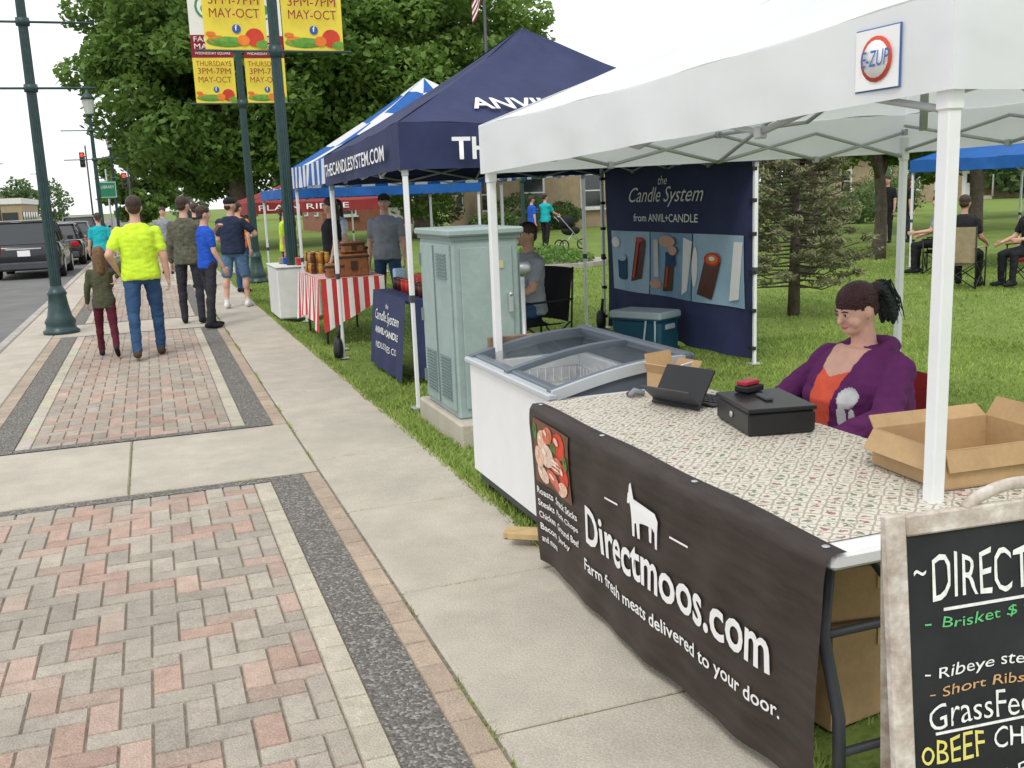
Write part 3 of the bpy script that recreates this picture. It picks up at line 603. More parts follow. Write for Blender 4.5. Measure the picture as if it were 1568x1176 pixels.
# ------------------------------------------------ table + cloth + banner
def clothmat():
    m=bpy.data.materials.new('printed_cloth'); m.use_nodes=True; MATS['printed_cloth']=m; nt=m.node_tree;N=nt.nodes;L=nt.links;bs=N['Principled BSDF']; bs.inputs['Roughness'].default_value=.5; bs.inputs['Specular IOR Level'].default_value=.35
    tc=N.new('ShaderNodeTexCoord'); mp=N.new('ShaderNodeMapping'); mp.inputs['Rotation'].default_value=(0,0,rad(45)); mp.inputs['Scale'].default_value=(1,1,0); L.new(tc.outputs['Object'],mp.inputs[0])
    v1=N.new('ShaderNodeTexVoronoi'); v1.inputs['Scale'].default_value=22; v1.inputs['Randomness'].default_value=.22
    v2=N.new('ShaderNodeTexVoronoi'); v2.feature='DISTANCE_TO_EDGE'; v2.inputs['Scale'].default_value=22; v2.inputs['Randomness'].default_value=.22
    nz=N.new('ShaderNodeTexNoise'); nz.inputs['Scale'].default_value=70; nz.inputs['Detail'].default_value=3
    for n in(v1,v2,nz): L.new(mp.outputs[0],n.inputs['Vector'])
    sp=N.new('ShaderNodeSeparateColor'); L.new(v1.outputs['Color'],sp.inputs[0])
    cr=N.new('ShaderNodeValToRGB'); cr.color_ramp.interpolation='CONSTANT'; e=cr.color_ramp.elements; e[0].color=(.13,.16,.08,1); e[1].position=.3;e[1].color=(.26,.08,.07,1)
    for p,c in((.5,(.22,.15,.09,1)),(.76,(.42,.36,.28,1)),(.88,(.12,.15,.09,1))): x=e.new(p); x.color=c
    L.new(sp.outputs[0],cr.inputs[0])
    def mth(op,a,b_=None):
        n=N.new('ShaderNodeMath'); n.operation=op
        for i,x in enumerate((a,b_)):
            if x is None: continue
            if isinstance(x,(int,float)): n.inputs[i].default_value=x
            else: L.new(x,n.inputs[i])
        return n.outputs[0]
    d=mth('ADD',v1.outputs['Distance'],mth('MULTIPLY',mth('SUBTRACT',nz.outputs['Fac'],.5),1.3))
    motif=mth('LESS_THAN',d,.24); line=mth('LESS_THAN',mth('ADD',v2.outputs['Distance'],mth('MULTIPLY',mth('SUBTRACT',nz.outputs['Fac'],.5),.2)),.07)
    m1=N.new('ShaderNodeMix'); m1.data_type='RGBA'; m1.inputs[6].default_value=(.66,.62,.54,1); L.new(cr.outputs[0],m1.inputs[7]); L.new(mth('MULTIPLY',motif,.85),m1.inputs[0])
    m2=N.new('ShaderNodeMix'); m2.data_type='RGBA'; m2.inputs[7].default_value=(.30,.26,.20,1); L.new(m1.outputs[2],m2.inputs[6]); L.new(mth('MULTIPLY',line,.75),m2.inputs[0])
    L.new(m2.outputs[2],bs.inputs['Base Color'])
    n2=N.new('ShaderNodeTexNoise'); n2.inputs['Scale'].default_value=5; bp=N.new('ShaderNodeBump'); bp.inputs['Strength'].default_value=.4; bp.inputs['Distance'].default_value=.02; L.new(tc.outputs['Object'],n2.inputs['Vector']); L.new(n2.outputs['Fac'],bp.inputs['Height']); L.new(bp.outputs[0],bs.inputs['Normal'])
clothmat()
TX0,TX1,TY0,TY1=1.46,2.25,1.84,3.80
e=empty('folding_table')
b=MB(); b.box(((TX0+TX1)/2,(TY0+TY1)/2,.722),(TX1-TX0,TY1-TY0,.045),'white_paint',b=.012)
def fleg(y,s):
    for x in(TX0+.10,TX1-.10): b.tube([(x,y,.70),(x,y+.02*s,.45),(x,y-.05*s,.25),(x,y-.06*s,.02)],.017,'dark_grey',10)
    b.cyl((TX0+.10,y+.02*s,.45),(TX1-.10,y+.02*s,.45),.012,.012,'dark_grey'); b.cyl((TX0+.10,y-.055*s,.15),(TX1-.10,y-.055*s,.15),.012,.012,'dark_grey')
    b.cyl(((TX0+TX1)/2,y+.02*s,.45),((TX0+TX1)/2,y+.45*s,.70),.01,.01,'dark_grey')
fleg(TY0+.14,1); fleg(TY1-.25,-1); b.obj('table_frame',e)
b=MB(); 
def TC(u,v):
    x=TX0-.006+(TX1-TX0+.012)*u; y=TY0+.07+(TY1-TY0-.05)*v
    return V((x,y,.7485+.0012*math.sin(x*40)*math.sin(y*33)))
b.grid(TC,24,50,'printed_cloth'); b.grid(lambda u,v:(TX1+.006+.01*math.sin(v*30)*u,TY0+.07+(TY1-TY0-.05)*v,.7485-.16*u),3,50,'printed_cloth'); b.obj('tablecloth',e)
mat('banner_wood',(.034,.024,.020),.5,var=.5,scale=3,bump=.1,bscale=9)
mt=MATS['banner_wood']
for n in list(mt.node_tree.nodes):
    if n.type=='TEX_NOISE' and abs(n.inputs['Scale'].default_value-3)<.01:
        mpn=mt.node_tree.nodes.new('ShaderNodeMapping'); mpn.inputs['Scale'].default_value=(1,1.2,9)
        tcx=[q for q in mt.node_tree.nodes if q.type=='TEX_COORD'][0]; mt.node_tree.links.new(tcx.outputs['Object'],mpn.inputs[0]); mt.node_tree.links.new(mpn.outputs[0],n.inputs['Vector'])
BW=1.97;BH=.70
def BN(s,t):
    y=3.80-s+.08*max(0,t)/BH*(s/BW)**3
    if t<0: return V((TX0-.012-t,y,.7535+.003*math.sin(s*9)))
    bulge=.012*math.sin(s*4.2+.6)*(t/BH)+.007*math.sin(s*11)*(t/BH)**2+.004*math.sin(s*23+t*8)*min(1,t*6)
    return V((TX0-.022-.012*math.sin(min(1,t/.1)*math.pi/2)+bulge+.03*(t/BH),y,.7535-t+.004*math.sin(s*7)-.012*math.sin(math.pi*s/BW)))
b=MB(); b.grid(lambda u,v:BN(BW*u,-.045+(BH+.045)*v),70,34,'banner_wood'); b.obj('banner_sheet',e)
def bt2(s,s0,t0,h,w_,m='white_letter',**k): text(s,(0,0,0),(1,0,0),(0,0,1),m,e,w=w_,h=h,fn=lambda x,y:BN(s0+x,t0-y)-V((.006,0,0)),**k)
bt2('Directmoos.com',.55,.425,.150,1.21,bold=.018)
bt2('Farm fresh meats delivered to your door.',.52,.56,.064,1.28,bold=.012)
for i,(a_,c_) in enumerate((('Roasts','Snack Sticks'),('Steaks','Pork Chops'),('Chicken','Ground Beef'),('Bacon','Jerky'),('and more','Seafood'))):
    bt2(a_,.05,.375+i*.055,.030,.155,bold=.015)
    if i<4: bt2(c_,.235,.375+i*.055,.030,.225 if i<3 else .13,bold=.015)
def flatdisc(bb,s,t,rs,rt,m,off,n=14,rot=0.):
    bb.add([BN(s+rs*math.cos(a)*math.cos(rot)-rt*math.sin(a)*math.sin(rot),t+rs*math.cos(a)*math.sin(rot)+rt*math.sin(a)*math.cos(rot))-V((off,0,0)) for a in [2*math.pi*i/n for i in range(n)][::-1]],[tuple(range(n))],m)
for n_,c_ in dict(p_plate=(.16,.07,.04),p_meat=(.62,.16,.09),p_egg=(.78,.50,.36),p_fat=(.75,.55,.45),p_toma=(.65,.05,.02),p_leaf=(.08,.20,.03),p_hi=(.8,.7,.6)).items(): mat(n_,c_,.5,var=.25,scale=30)
b=MB(); b.grid(lambda u,v:BN(.05+.38*u,.045+.275*v)-V((.006,0,0)),10,8,'p_plate')
r_=random.Random(4)
for (s,t,rs,rt,m) in ((.16,.12,.055,.04,'p_egg'),(.22,.09,.05,.035,'p_meat'),(.33,.11,.065,.055,'p_toma'),(.12,.20,.05,.045,'p_egg'),(.20,.18,.06,.05,'p_fat'),(.29,.20,.07,.035,'p_meat'),(.37,.22,.05,.05,'p_toma'),(.14,.27,.055,.035,'p_fat'),(.25,.27,.07,.03,'p_meat'),(.35,.28,.06,.03,'p_egg'),(.08,.10,.025,.035,'p_leaf'),(.27,.13,.03,.02,'p_leaf'),(.40,.16,.022,.03,'p_leaf')):
    flatdisc(b,s,t,rs,rt,m,.008+r_.random()*.003,rot=r_.uniform(-.5,.5)); flatdisc(b,s-rs*.25,t-rt*.3,rs*.35,rt*.25,'p_hi' if m!='p_leaf' else 'p_leaf',.0125,rot=.4)
for k in range(3): flatdisc(b,.29,.185+.016*k,.055,.003,'p_hi',.0128)
cow=[(0,.60),(.03,.78),(.06,.80),(.08,.95),(.13,1.0),(.19,.86),(.24,.72),(.55,.68),(.90,.64),(1.0,.52),(.98,.35),(.97,0),(.90,0),(.88,.28),(.78,.34),(.76,.05),(.69,.05),(.68,.34),(.48,.32),(.40,.30),(.39,.0),(.32,.0),(.30,.28),(.25,.26),(.23,.0),(.165,.0),(.16,.34),(.14,.52),(.10,.62),(.04,.58)]
def prj(x,y,sx=.205,sy=.185): return BN(1.06-.12+x*sx,.262-y*sy)-V((.007,0,0))
tri=tessellate_polygon([[V((x,y,0)) for x,y in cow]]); b.add([prj(x,y) for x,y in cow],[tuple(t) for t in tri],'white_letter')
for s0 in(.75,1.23): b.add([BN(s0,.19)-V((.007,0,0)),BN(s0+.10,.19)-V((.007,0,0)),BN(s0+.10,.183)-V((.007,0,0)),BN(s0,.183)-V((.007,0,0))],[(0,1,2,3)],'white_letter')
for s_ in(.05,.65,1.3,1.92): b.ell(BN(s_,-.02)+V((0,0,.002)),(.011,.011,.003),'alu',10,5)
b.obj('banner_print',e)

# table items
b=MB(); R=Matrix.Rotation(rad(-12),3,'Z'); c=V((2.07,3.02,.0))
b.box(c+V((0,0,.792)),(.25,.33,.08),'black_plastic',R=R,b=.008); b.box(c+V((0,0,.842)),(.256,.336,.016),'black_plastic',R=R,b=.006); b.box(c+R@V((0,.0,.856)),(.03,.10,.01),'dark_grey',R=R,b=.003); b.cyl(c+R@V((-.126,0,.80)),c+R@V((-.131,0,.80)),.012,.012,'alu'); b.obj('cash_box')
b=MB(); mat('reader_red',(.38,.02,.04),.3,var=.1); b.box((2.09,3.15,.866),(.10,.07,.026),'black_plastic',rz=20,b=.01); b.box((2.085,3.15,.888),(.085,.05,.016),'reader_red',rz=20,b=.008); b.obj('card_reader')
b=MB(); R=Matrix.Rotation(rad(20),3,'Z'); c=V((1.98,3.46,.754))
b.box(c+R@V((0,0,.075)),(.012,.25,.18),'black_plastic',R=R@Matrix.Rotation(rad(35),3,'Y'),b=.004); b.box(c+R@V((-.07,0,.045)),(.006,.25,.12),'dark_grey',R=R@Matrix.Rotation(rad(-50),3,'Y'),b=.002); b.box(c+R@V((.12,0,.006)),(.16,.25,.01),'dark_grey',R=R,b=.003)
for k in range(5): 
    for q in range(11): b.box(c+R@V((.07+.024*k,-.11+.022*q,.013)),(.018,.017,.004),'black_plastic',R=R)
b.obj('tablet_computer')
def openbox(name,c,d,rz,t=.005,flaps=(),closed=False):
    b=MB(); R=Matrix.Rotation(rad(rz),3,'Z'); c=V(c); w_,l_,h_=d
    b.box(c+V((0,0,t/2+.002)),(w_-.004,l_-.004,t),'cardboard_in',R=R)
    for sx in(-1,1): b.box(c+R@V((sx*(w_/2),0,h_/2+.003)),(t,l_,h_),'cardboard',R=R)
    for sy in(-1,1): b.box(c+R@V((0,sy*(l_/2-t),h_/2+.003)),(w_-t*1.2,t,h_),'cardboard',R=R)
    if closed:
        for sx in(-1,1): b.box(c+R@V((sx*w_/4,0,h_+.007)),(w_/2-.003,l_,t),'cardboard',R=R)
        b.box(c+R@V((0,0,h_+.0112)),(.05,l_,.001),'tape',R=R); b.box(c+R@V((0,-l_/2-.001,h_-.03)),(.05,.002,.07),'tape',R=R)
    for ax,sg,L_,ang in flaps:
        if ax=='x': dr=R@V((sg,0,0)); e0=c+dr*(w_/2)+V((0,0,h_)); s_=R@V((0,1,0))*l_/2
        else: dr=R@V((0,sg,0)); e0=c+dr*(l_/2)+V((0,0,h_)); s_=R@V((1,0,0))*w_/2
        tip=dr*math.cos(rad(ang))+V((0,0,1))*math.sin(rad(ang))
        n_=tip.cross(s_).normalized()*t*.5; q=[e0-s_,e0+s_,e0+s_*.96+tip*L_,e0-s_*.96+tip*L_]
        b.loft([[p-n_ for p in q],[p+n_ for p in q]],'cardboard')
    return b.obj(name)
openbox('cardboard_box',(2.255,2.24,.75),(.42,.32,.115),-4,flaps=(('x',-1,.07,-55),('y',1,.05,40),('y',-1,.06,-80),('x',1,.07,60)))
ob=openbox('cardboard_box',(2.10,3.76,.75),(.16,.15,.085),15,flaps=(('y',1,.08,75),('x',-1,.05,60),('x',1,.05,50))); b=MB(); b.box((2.13,3.72,.84),(.10,.004,.08),'white_letter',R=Matrix.Rotation(rad(30),3,'Z')@Matrix.Rotation(.5,3,'X')); b.obj('paper',ob)
for i,(c,d,rz) in enumerate((((1.95,2.45,0),(.42,.4,.30),8),((2.0,2.42,.32),(.38,.34,.16),-8),((1.9,3.0,0),(.4,.4,.33),4))): openbox('cardboard_box',c,d,rz,closed=True)
b=MB(); b.tube([(1.86,3.70,.765),(1.89,3.72,.775),(1.93,3.70,.765)],[.012,.015,.012],'grey_shirt',8); b.tube([(1.87,3.74,.76),(1.91,3.76,.765),(1.94,3.73,.76)],[.010,.012,.01],'purple',8); b.obj('key_ring')

# ------------------------------------------------ chalkboard sign
e=empty('chalkboard_sign')
mat('worn_wood',(.36,.27,.21),.85,col2=(.70,.66,.60),scale=14,bump=.35,bscale=30,speck=.15,sscale=50); mat('slate',(.018,.02,.022),.8,var=.45,scale=4); mat('chalk',(.8,.8,.78),.9,var=.15,scale=60); mat('chalk_green',(.12,.50,.18),.9,var=.1); mat('chalk_orange',(.60,.36,.16),.9,var=.1); mat('chalk_yellow',(.75,.68,.18),.9,var=.1)
O=V((1.31,1.505,.968)); cu=V((1,-.09,0)).normalized(); cv=V((0,.12,1)).normalized(); cn=cu.cross(cv)
cv=cn.cross(cu)
RM=Matrix((cu,cv,cn)).transposed()
def cb(b,u0,u1,v0,v1,n0,n1,m,bv=.004): b.box(O+cu*(u0+u1)/2+cv*(v0+v1)/2+cn*(n0+n1)/2,(u1-u0,v1-v0,n1-n0),m,R=RM,b=bv)
b=MB(); cb(b,0,.046,-1.0,0,-.012,.012,'worn_wood'); cb(b,.574,.62,-1.0,0,-.012,.012,'worn_wood'); cb(b,.047,.573,-.048,-.004,-.011,.011,'worn_wood'); cb(b,.047,.573,-.93,-.88,-.011,.011,'worn_wood'); cb(b,.042,.578,-.885,-.045,-.006,.002,'slate',0)
arch=[O+cu*(.19+.26*i/16)+cv*(.040*math.sin(math.pi*i/16)**.7-.010) for i in range(17)]
b.tube(arch,.014,'worn_wood',8,flat=.8)
for sgn in(0,.574): b.tube([O+cu*(sgn+.025)+cv*-.03-cn*.02,O+cu*(sgn+.025)+V((.09 if sgn==0 else -.09,.08,-.95))],[.018,.018],'worn_wood',4,False)
b.obj('frame',e)
def ck(s,u,v,h,w_,m='chalk',**k):
    j=random.Random(len(s)+int(h*1000)); ph_=j.uniform(0,6)
    text(s,None,None,None,m,e,w=w_,h=h,fn=lambda x,y:O+cu*(u+x+.0012*math.sin(y*160+x*90+ph_))+cv*(v+y*(1+.10*math.sin(x*55+ph_))+.003*math.sin(x*31+ph_))+cn*.0045,**k)
ck('~',.062,-.135,.012,.03); ck('DIRECT MOOS',.105,-.19,.092,.46,bold=-.002); cbb=MB(); cb(cbb,.13,.52,-.212,-.206,.003,.005,'chalk',0); cb(cbb,.10,.54,-.468,-.463,.003,.005,'chalk',0); cbb.obj('underline',e)
ck('-',.085,-.235,.004,.015,'chalk_green'); ck('Brisket $ 9/lb',.125,-.25,.026,.27,'chalk_green',shear=.1); ck('- Ribeye steak $18',.08,-.355,.032,.38,shear=.1); ck('- Short Ribs $8/lb',.09,-.39,.024,.34,'chalk_orange',shear=.1)
ck('GrassFed Beef',.085,-.455,.055,.40,bold=-.004); ck('oBEEF',.065,-.53,.055,.15,'chalk_yellow'); ck('CHICKEN',.24,-.525,.042,.23); ck('Ground Beef $6',.08,-.60,.035,.4); ck('Pork Chops $7',.08,-.68,.035,.36,'chalk_orange')

# ------------------------------------------------ people
def ik(s,t,l1,l2,pole):
    s=V(s);t=V(t);d=t-s;L_=min(d.length,(l1+l2)*.999);d.normalize(); t=s+d*L_
    a=(l1*l1-l2*l2+L_*L_)/(2*L_); h=math.sqrt(max(0,l1*l1-a*a)); p=V(pole); p=(p-d*p.dot(d)).normalized()
    return s+d*a+p*h,t
def person(name,loc,yaw,H=1.75,bulk=1.,belly=0.,lean=0.,legs=((6,8,3),(-6,8,3)),arms=(('s',8,10,12),('s',-8,10,12)),head=(0,0),shirt='neon',sleeve='short',pants='denim',short=False,shoes='jet',skin='skin',hair='hair_brown',style='short',voxel=.0115,mask=None,extra=None,headk=1.,z0=0.,female=False,hem=.90):
    k=H/1.75; A=MB(); U=MB(); Hd=MB()
    fz=[]; lg=[]
    for sd,(a,bn,ab) in zip((-1,1),legs):
        hip=V((sd*.09*(.5+.5*bulk),0,.93)); a_=rad(a);b_=rad(a-bn)
        kn=hip+.425*V((sd*math.sin(rad(ab)),math.sin(a_)*1,-math.cos(a_))); an=kn+.41*V((0,math.sin(b_),-math.cos(b_)))
        lg.append((sd,hip,kn,an,a-bn)); fz.append(an.z)
    sh=-(min(fz)-.085)
    for sd,hip,kn,an,sa in lg:
        bk=.6+.4*bulk
        if short:
            A.cap(hip,kn,.088*bk,.055*bk,skin); A.cap(hip,hip.lerp(kn,.86),.105*bk,.088*bk,pants)
            A.cap(kn,an,.055*bk,.036,skin); A.ell(kn.lerp(an,.3)+V((0,-.015,0)),(.053*bk,.055*bk,.10),skin)
            A.cap(kn.lerp(an,.86),an,.042,.042,'white_shirt')
        else:
            A.cap(hip,kn,.096*bk,.066*bk,pants); A.cap(kn,an,.064*bk,.050,pants); A.ell(kn.lerp(an,.3)+V((0,-.012,0)),(.060*bk,.062*bk,.12),pants)
        pt=max(-50,min(20,sa*.9)) ; f=V((sd*.12,math.cos(rad(pt)),math.sin(rad(pt)))).normalized(); dn=V((0,-f.z,f.y))*-1
        if an.z-min(fz)<.03: f=V((sd*.12,1,-.0)).normalized(); dn=V((0,0,-1))
        A.cap(an+dn*.038-f*.045,an+dn*.05+f*.075,.041,.040,shoes); A.cap(an+dn*.05+f*.07,an+dn*.055+f*.155,.042,.031,shoes)
        A.cap(an,an+dn*.03,.046,.045,shoes)
    be=belly; ch=.02 if female else 0
    st=[(.83,.10,.08,0),(.87,.155,.115,-.005),(.93,.172,.13,-.008),(1.0,.163,.125,-.002),(1.08,.150+be*.3,.115+be*.7,be*.4),(1.17,.152+be*.3,.117+be*.7,be*.45),(1.26,.163+be*.15,.122+be*.4+ch*.6,be*.2+ch),(1.34,.172,.120+ch*.4,ch*.7),(1.39,.168,.105,-.005),(1.43,.130,.085,-.012),(1.47,.075,.062,-.012)]
    def tr(st,m,g):
        U.loft([[V(((rx*bulk+g)*math.copysign(abs(math.cos(t))**.92,math.cos(t)),yo+(ry*bulk+g)*math.copysign(abs(math.sin(t))**.95,math.sin(t)),z)) for t in [2*math.pi*j/22 for j in range(22)]] for z,rx,ry,yo in st],m,True,True)
    tr(st[:4],pants,.004); tr([s_ for s_ in [(hem-.02,.168,.128,-.006),(hem+.03,.172,.13,-.006)]+[q for q in st if q[0]>hem+.05]],shirt,.012)
    U.cap((0,-.012,1.44),(0,.0,1.57),.058,.052,skin)
    U.ell((0,-.01,1.455),(.085,.07,.028),shirt)
    lM=Matrix.Translation((0,0,.95))@Matrix.Rotation(-rad(lean),4,'X')@Matrix.Translation((0,0,-.95)); lI=lM.inverted()
    for sd,ar in zip((-1,1),arms):
        S=V((sd*.176*(.45+.55*bulk),-.005,1.382)); l1,l2=.275,.245
        if ar[0]=='s':
            a_,c_,e_=rad(ar[1]),rad(ar[2]),rad(ar[3]); tin=rad(ar[4]) if len(ar)>4 else 0
            d1=V((sd*math.sin(c_),math.sin(a_)*math.cos(c_),-math.cos(a_)*math.cos(c_))); E=S+d1*l1
            d2=V((sd*math.sin(c_)*.4-sd*math.sin(tin),math.sin(a_+e_),-math.cos(a_+e_))).normalized(); Wr=E+d2*l2
        else:
            t=(V(ar[1])/k-V((0,0,sh))); t=lI@t; E,Wr=ik(S,t,l1,l2,ar[2]); d2=(Wr-E).normalized()
        bk=.55+.45*bulk
        U.ell(S+V((-sd*.012,0,-.004)),(.062*bk,.064*bk,.060*bk),shirt)
        U.cap(S,E,.050*bk,.040*bk,skin); U.cap(E,Wr,.041*bk,.026*bk,skin)
        if sleeve=='short': U.cap(S,S.lerp(E,.62),.062*bk,.060*bk,shirt)
        else: U.cap(S,E,.062*bk,.055*bk,shirt); U.cap(E,E.lerp(Wr,.93),.055*bk,.040*bk,shirt)
        f=V((0,1,0)); f=(f-d2*f.dot(d2)); f=f.normalized() if f.length>.2 else V((0,0,1)); nn=d2.cross(f)
        if nn.x*sd>0: nn=-nn
        M3=Matrix((f,nn,d2)).transposed()
        U.ell(Wr+d2*.052,(.040,.018,.052),skin,12,8,M3)
        for q,(o_,ln) in enumerate(((.030,.068),(.010,.076),(-.010,.070),(-.029,.056))):
            p=Wr+d2*.088+f*o_; p1=p+(d2*.85+nn*.35).normalized()*ln*.55; p2=p1+(d2*.35+nn*.9).normalized()*ln*.5
            U.cap(p,p1,.0105,.0095,skin,8); U.cap(p1,p2,.0095,.008,skin,8)
        p=Wr+d2*.03+f*.032; p1=p+(d2*.6+f*.75).normalized()*.036; U.cap(p,p1,.013,.011,skin,8); U.cap(p1,p1+(d2*.9+nn*.3).normalized()*.03,.011,.009,skin,8)
    Hd.ell((0,0,1.652),(.075,.095,.108),skin,18,12); Hd.ell((0,.028,1.598),(.058,.062,.062),skin,16,10); Hd.ell((0,.062,1.563),(.026,.022,.020),skin)
    Hd.cap((0,.088,1.655),(0,.108,1.622),.008,.0135,skin,8); Hd.ell((0,.075,1.672),(.05,.018,.012),skin)
    for sd in(-1,1):
        Hd.ell((sd*.077,-.004,1.636),(.011,.020,.030),skin); Hd.ell((sd*.038,.066,1.615),(.026,.022,.024),skin)
    if style=='short':
        Hd.ell((0,-.012,1.690),(.085,.102,.086),hair,18,12); Hd.ell((0,-.048,1.630),(.070,.056,.060),hair)
    elif style=='long':
        Hd.ell((0,-.012,1.688),(.089,.103,.092),hair,18,12); Hd.cap((0,-.062,1.65),(0,-.085,1.42),.070,.058,hair); 
        for sd in(-1,1): Hd.cap((sd*.06,-.03,1.62),(sd*.068,-.05,1.44),.034,.03,hair)
    elif style=='pony':
        Hd.ell((0,-.012,1.690),(.084,.104,.088),hair,18,12); Hd.ell((0,-.050,1.64),(.070,.056,.060),hair)
        if not extra: Hd.cap((0,-.12,1.70),(0,-.15,1.56),.03,.018,hair)
    elif style=='cap':
        Hd.ell((0,-.006,1.700),(.086,.104,.074),'jet',18,12); Hd.ell((0,.10,1.70),(.06,.06,.01),'jet'); Hd.ell((0,-.05,1.62),(.066,.05,.05),hair)
    hM=lM@Matrix.Translation((0,-.005,1.54))@Matrix.Rotation(rad(head[0]),4,'Z')@Matrix.Rotation(rad(-head[1]),4,'X')@Matrix.Scale(headk,4)@Matrix.Translation((0,.005,-1.54))
    if extra: extra(U,Hd,'pre')
    A.merge(U,lM); A.merge(Hd,hM)
    S4=Matrix.Translation((0,0,z0/k+sh))
    A.v=[tuple(S4@V(p)) for p in A.v]
    me=bpy.data.meshes.new('tmp'); me.from_pydata(A.v,[],A.f); me.update(); o=bpy.data.objects.new('tmp',me); scene.collection.objects.link(o)
    bm_=bmesh.new(); bm_.from_mesh(me); bmesh.ops.recalc_face_normals(bm_,faces=bm_.faces); bm_.to_mesh(me); bm_.free()
    md=o.modifiers.new('r','REMESH'); md.mode='VOXEL'; md.voxel_size=voxel; md.adaptivity=0; m2=o.modifiers.new('s','SMOOTH'); m2.factor=.5; m2.iterations=3
    dg=bpy.context.evaluated_depsgraph_get(); ev=bpy.data.meshes.new_from_object(o.evaluated_get(dg)); bpy.data.objects.remove(o)
    bv=BVHTree.FromPolygons([V(p) for p in A.v],A.f)
    vs=[v.co.copy() for v in ev.vertices]; fs=[tuple(p.vertices) for p in ev.polygons]; nr=[v.normal.copy() for v in ev.vertices]
    mats=[]; cl={shirt,pants}; inv=(S4@lM).inverted(); vm=[0]*len(vs)
    for f in fs:
        c=V((0,0,0))
        for i in f: c+=vs[i]
        c/=len(f); r=bv.find_nearest(c); m=A.m[r[2]]
        if mask: m=mask(inv@c,m)
        mats.append(m)
        if m in cl:
            for i in f: vm[i]=1
    for i,c in enumerate(vs):
        if vm[i]: d=noise.noise(c*9+V((loc[0],loc[1],0)))*.6+noise.noise(V((c.x*16,c.y*16,c.z*30)))*.5; vs[i]=c+nr[i]*d*.014
        if vs[i].z<z0/k and z0==0: vs[i].z=0
    B=MB(); B.add(vs,fs,shirt,True); B.m=mats
    X=MB()
    for sd in(-1,1):
        X.ell((sd*.031,.082,1.650),(.0125,.009,.0075),'eye_white',10,7); X.ell((sd*.031,.0895,1.650),(.0055,.003,.0058),'eye_dark',8,6)
        X.tube([(sd*.014,.094,1.668),(sd*.032,.093,1.673),(sd*.048,.082,1.667)],[.002,.0035,.002],hair,6); X.tube([(sd*.019,.0905,1.654),(sd*.031,.0925,1.6585),(sd*.044,.085,1.654)],[.0015,.002,.0015],'eye_dark',5)
    X.tube([(-.024,.080,1.592),(-.012,.0905,1.5885),(0,.0935,1.5885),(.012,.0905,1.5885),(.024,.080,1.592)],[.002,.0045,.0052,.0045,.002],'lips',8)
    if extra: 
        X2=MB(); extra(X2,X,'post'); B.merge(X2,S4@lM)
    B.merge(X,S4@hM)
    T=Matrix.Translation((*loc,0) if len(loc)==2 else loc)@Matrix.Rotation(rad(yaw),4,'Z')@Matrix.Scale(k,4)
    B.v=[tuple(T@V(p)) for p in B.v]
    return B.obj(name)
def W2L(p,loc,yaw): return tuple(Matrix.Rotation(-rad(yaw),3,'Z')@(V(p)-V((*loc,0))))
person('man_walking',(-.14,11.7),0,1.80,bulk=1.12,legs=((-12,10,3),(14,8,4)),arms=(('ik',W2L((-.385,11.76,.99),(-.14,11.7),0),(-.6,-1,0)),('s',-6,13,16)),shirt='neon',pants='denim',shoes='boot_brown',style='short',hair='hair_brown',skin='skin',belly=.03)
person('girl_walking',(-.57,12.05),4,1.24,bulk=.92,legs=((16,8,3),(-16,22,2)),arms=(('s',12,12,14),('ik',W2L((-.405,11.95,.90),(-.57,12.05),4),(.6,-1,0))),shirt='olive',sleeve='long',pants='maroon',shoes='jet',style='long',hair='hair_light',headk=1.12,hem=.84)
person('man_in_plaid_shirt',(.47,14.85),-10,1.80,bulk=1.0,legs=((4,4,4),(-4,4,5)),arms=(('s',0,9,14),('s',6,10,20)),shirt='plaid',sleeve='long',pants='dark_pants',style='short',head=(-25,0),hem=.86)
person('boy_in_blue_shirt',(.70,14.1),-70,1.66,bulk=.92,legs=((6,6,4),(-5,4,5)),arms=(('ik',(-.10,.22,1.36),(-1,-.2,-.6)),('s',6,8,20)),shirt='shirt_blue',pants='dark_pants',style='short',head=(0,0))
person('man_in_shorts',(1.25,16.7),-25,1.78,bulk=1.12,belly=.03,legs=((-8,4,5),(8,6,6)),arms=(('s',5,10,60,20),('ik',(.25,.30,1.15),(1,-.5,-.6))),shirt='shirt_navy',pants='shorts_denim',short=True,shoes='white_shirt',style='cap',head=(-30,0))
person('woman_in_teal_shirt',(-1.02,23.),10,1.62,bulk=1.0,legs=((6,6,3),(-8,10,3)),shirt='teal',pants='dark_pants',style='pony',hair='hair_brown',female=True)
person('vendor',(3.0,13.2),160,1.72,shirt='grey_shirt',pants='denim',hair='hair_brown',style='cap',bulk=1.1)
person('vendor',(2.35,13.7),100,1.7,shirt='jet',pants='jet',hair='hair_brown',style='long',bulk=1.)
person('vendor',(2.9,16.3),120,1.68,shirt='white_shirt',pants='jet',hair='hair_brown',style='long',bulk=1.)
person('pedestrian',(1.6,19.6),-40,1.72,shirt='orange_shirt',pants='denim',style='short')
person('pedestrian',(2.35,18.6),-100,1.60,shirt='neon',pants='jet',style='short')
person('pedestrian',(.9,21.5),5,1.74,shirt='jet',pants='denim',style='short')
person('pedestrian',(2.7,20.9),-60,1.74,shirt='jet',pants='denim',style='cap')
person('pedestrian',(.35,27),170,1.7,shirt='grey_shirt',pants='khaki',style='short')
person('woman_with_stroller',(11.2,27.7),-60,1.66,shirt='teal',pants='jet',style='pony',female=True,arms=(('s',35,8,35),('s',35,8,35)))
person('woman_standing',(10.85,27.9),-80,1.6,shirt='shirt_blue',pants='jet',style='pony',female=True)
person('seated_vendor',(3.42,8.95),100,1.74,shirt='grey_shirt',pants='denim',style='short',skin='skin_tan',bulk=1.1,legs=((84,84,8),(84,84,8)),arms=(('s',25,12,50),('s',25,12,50)))
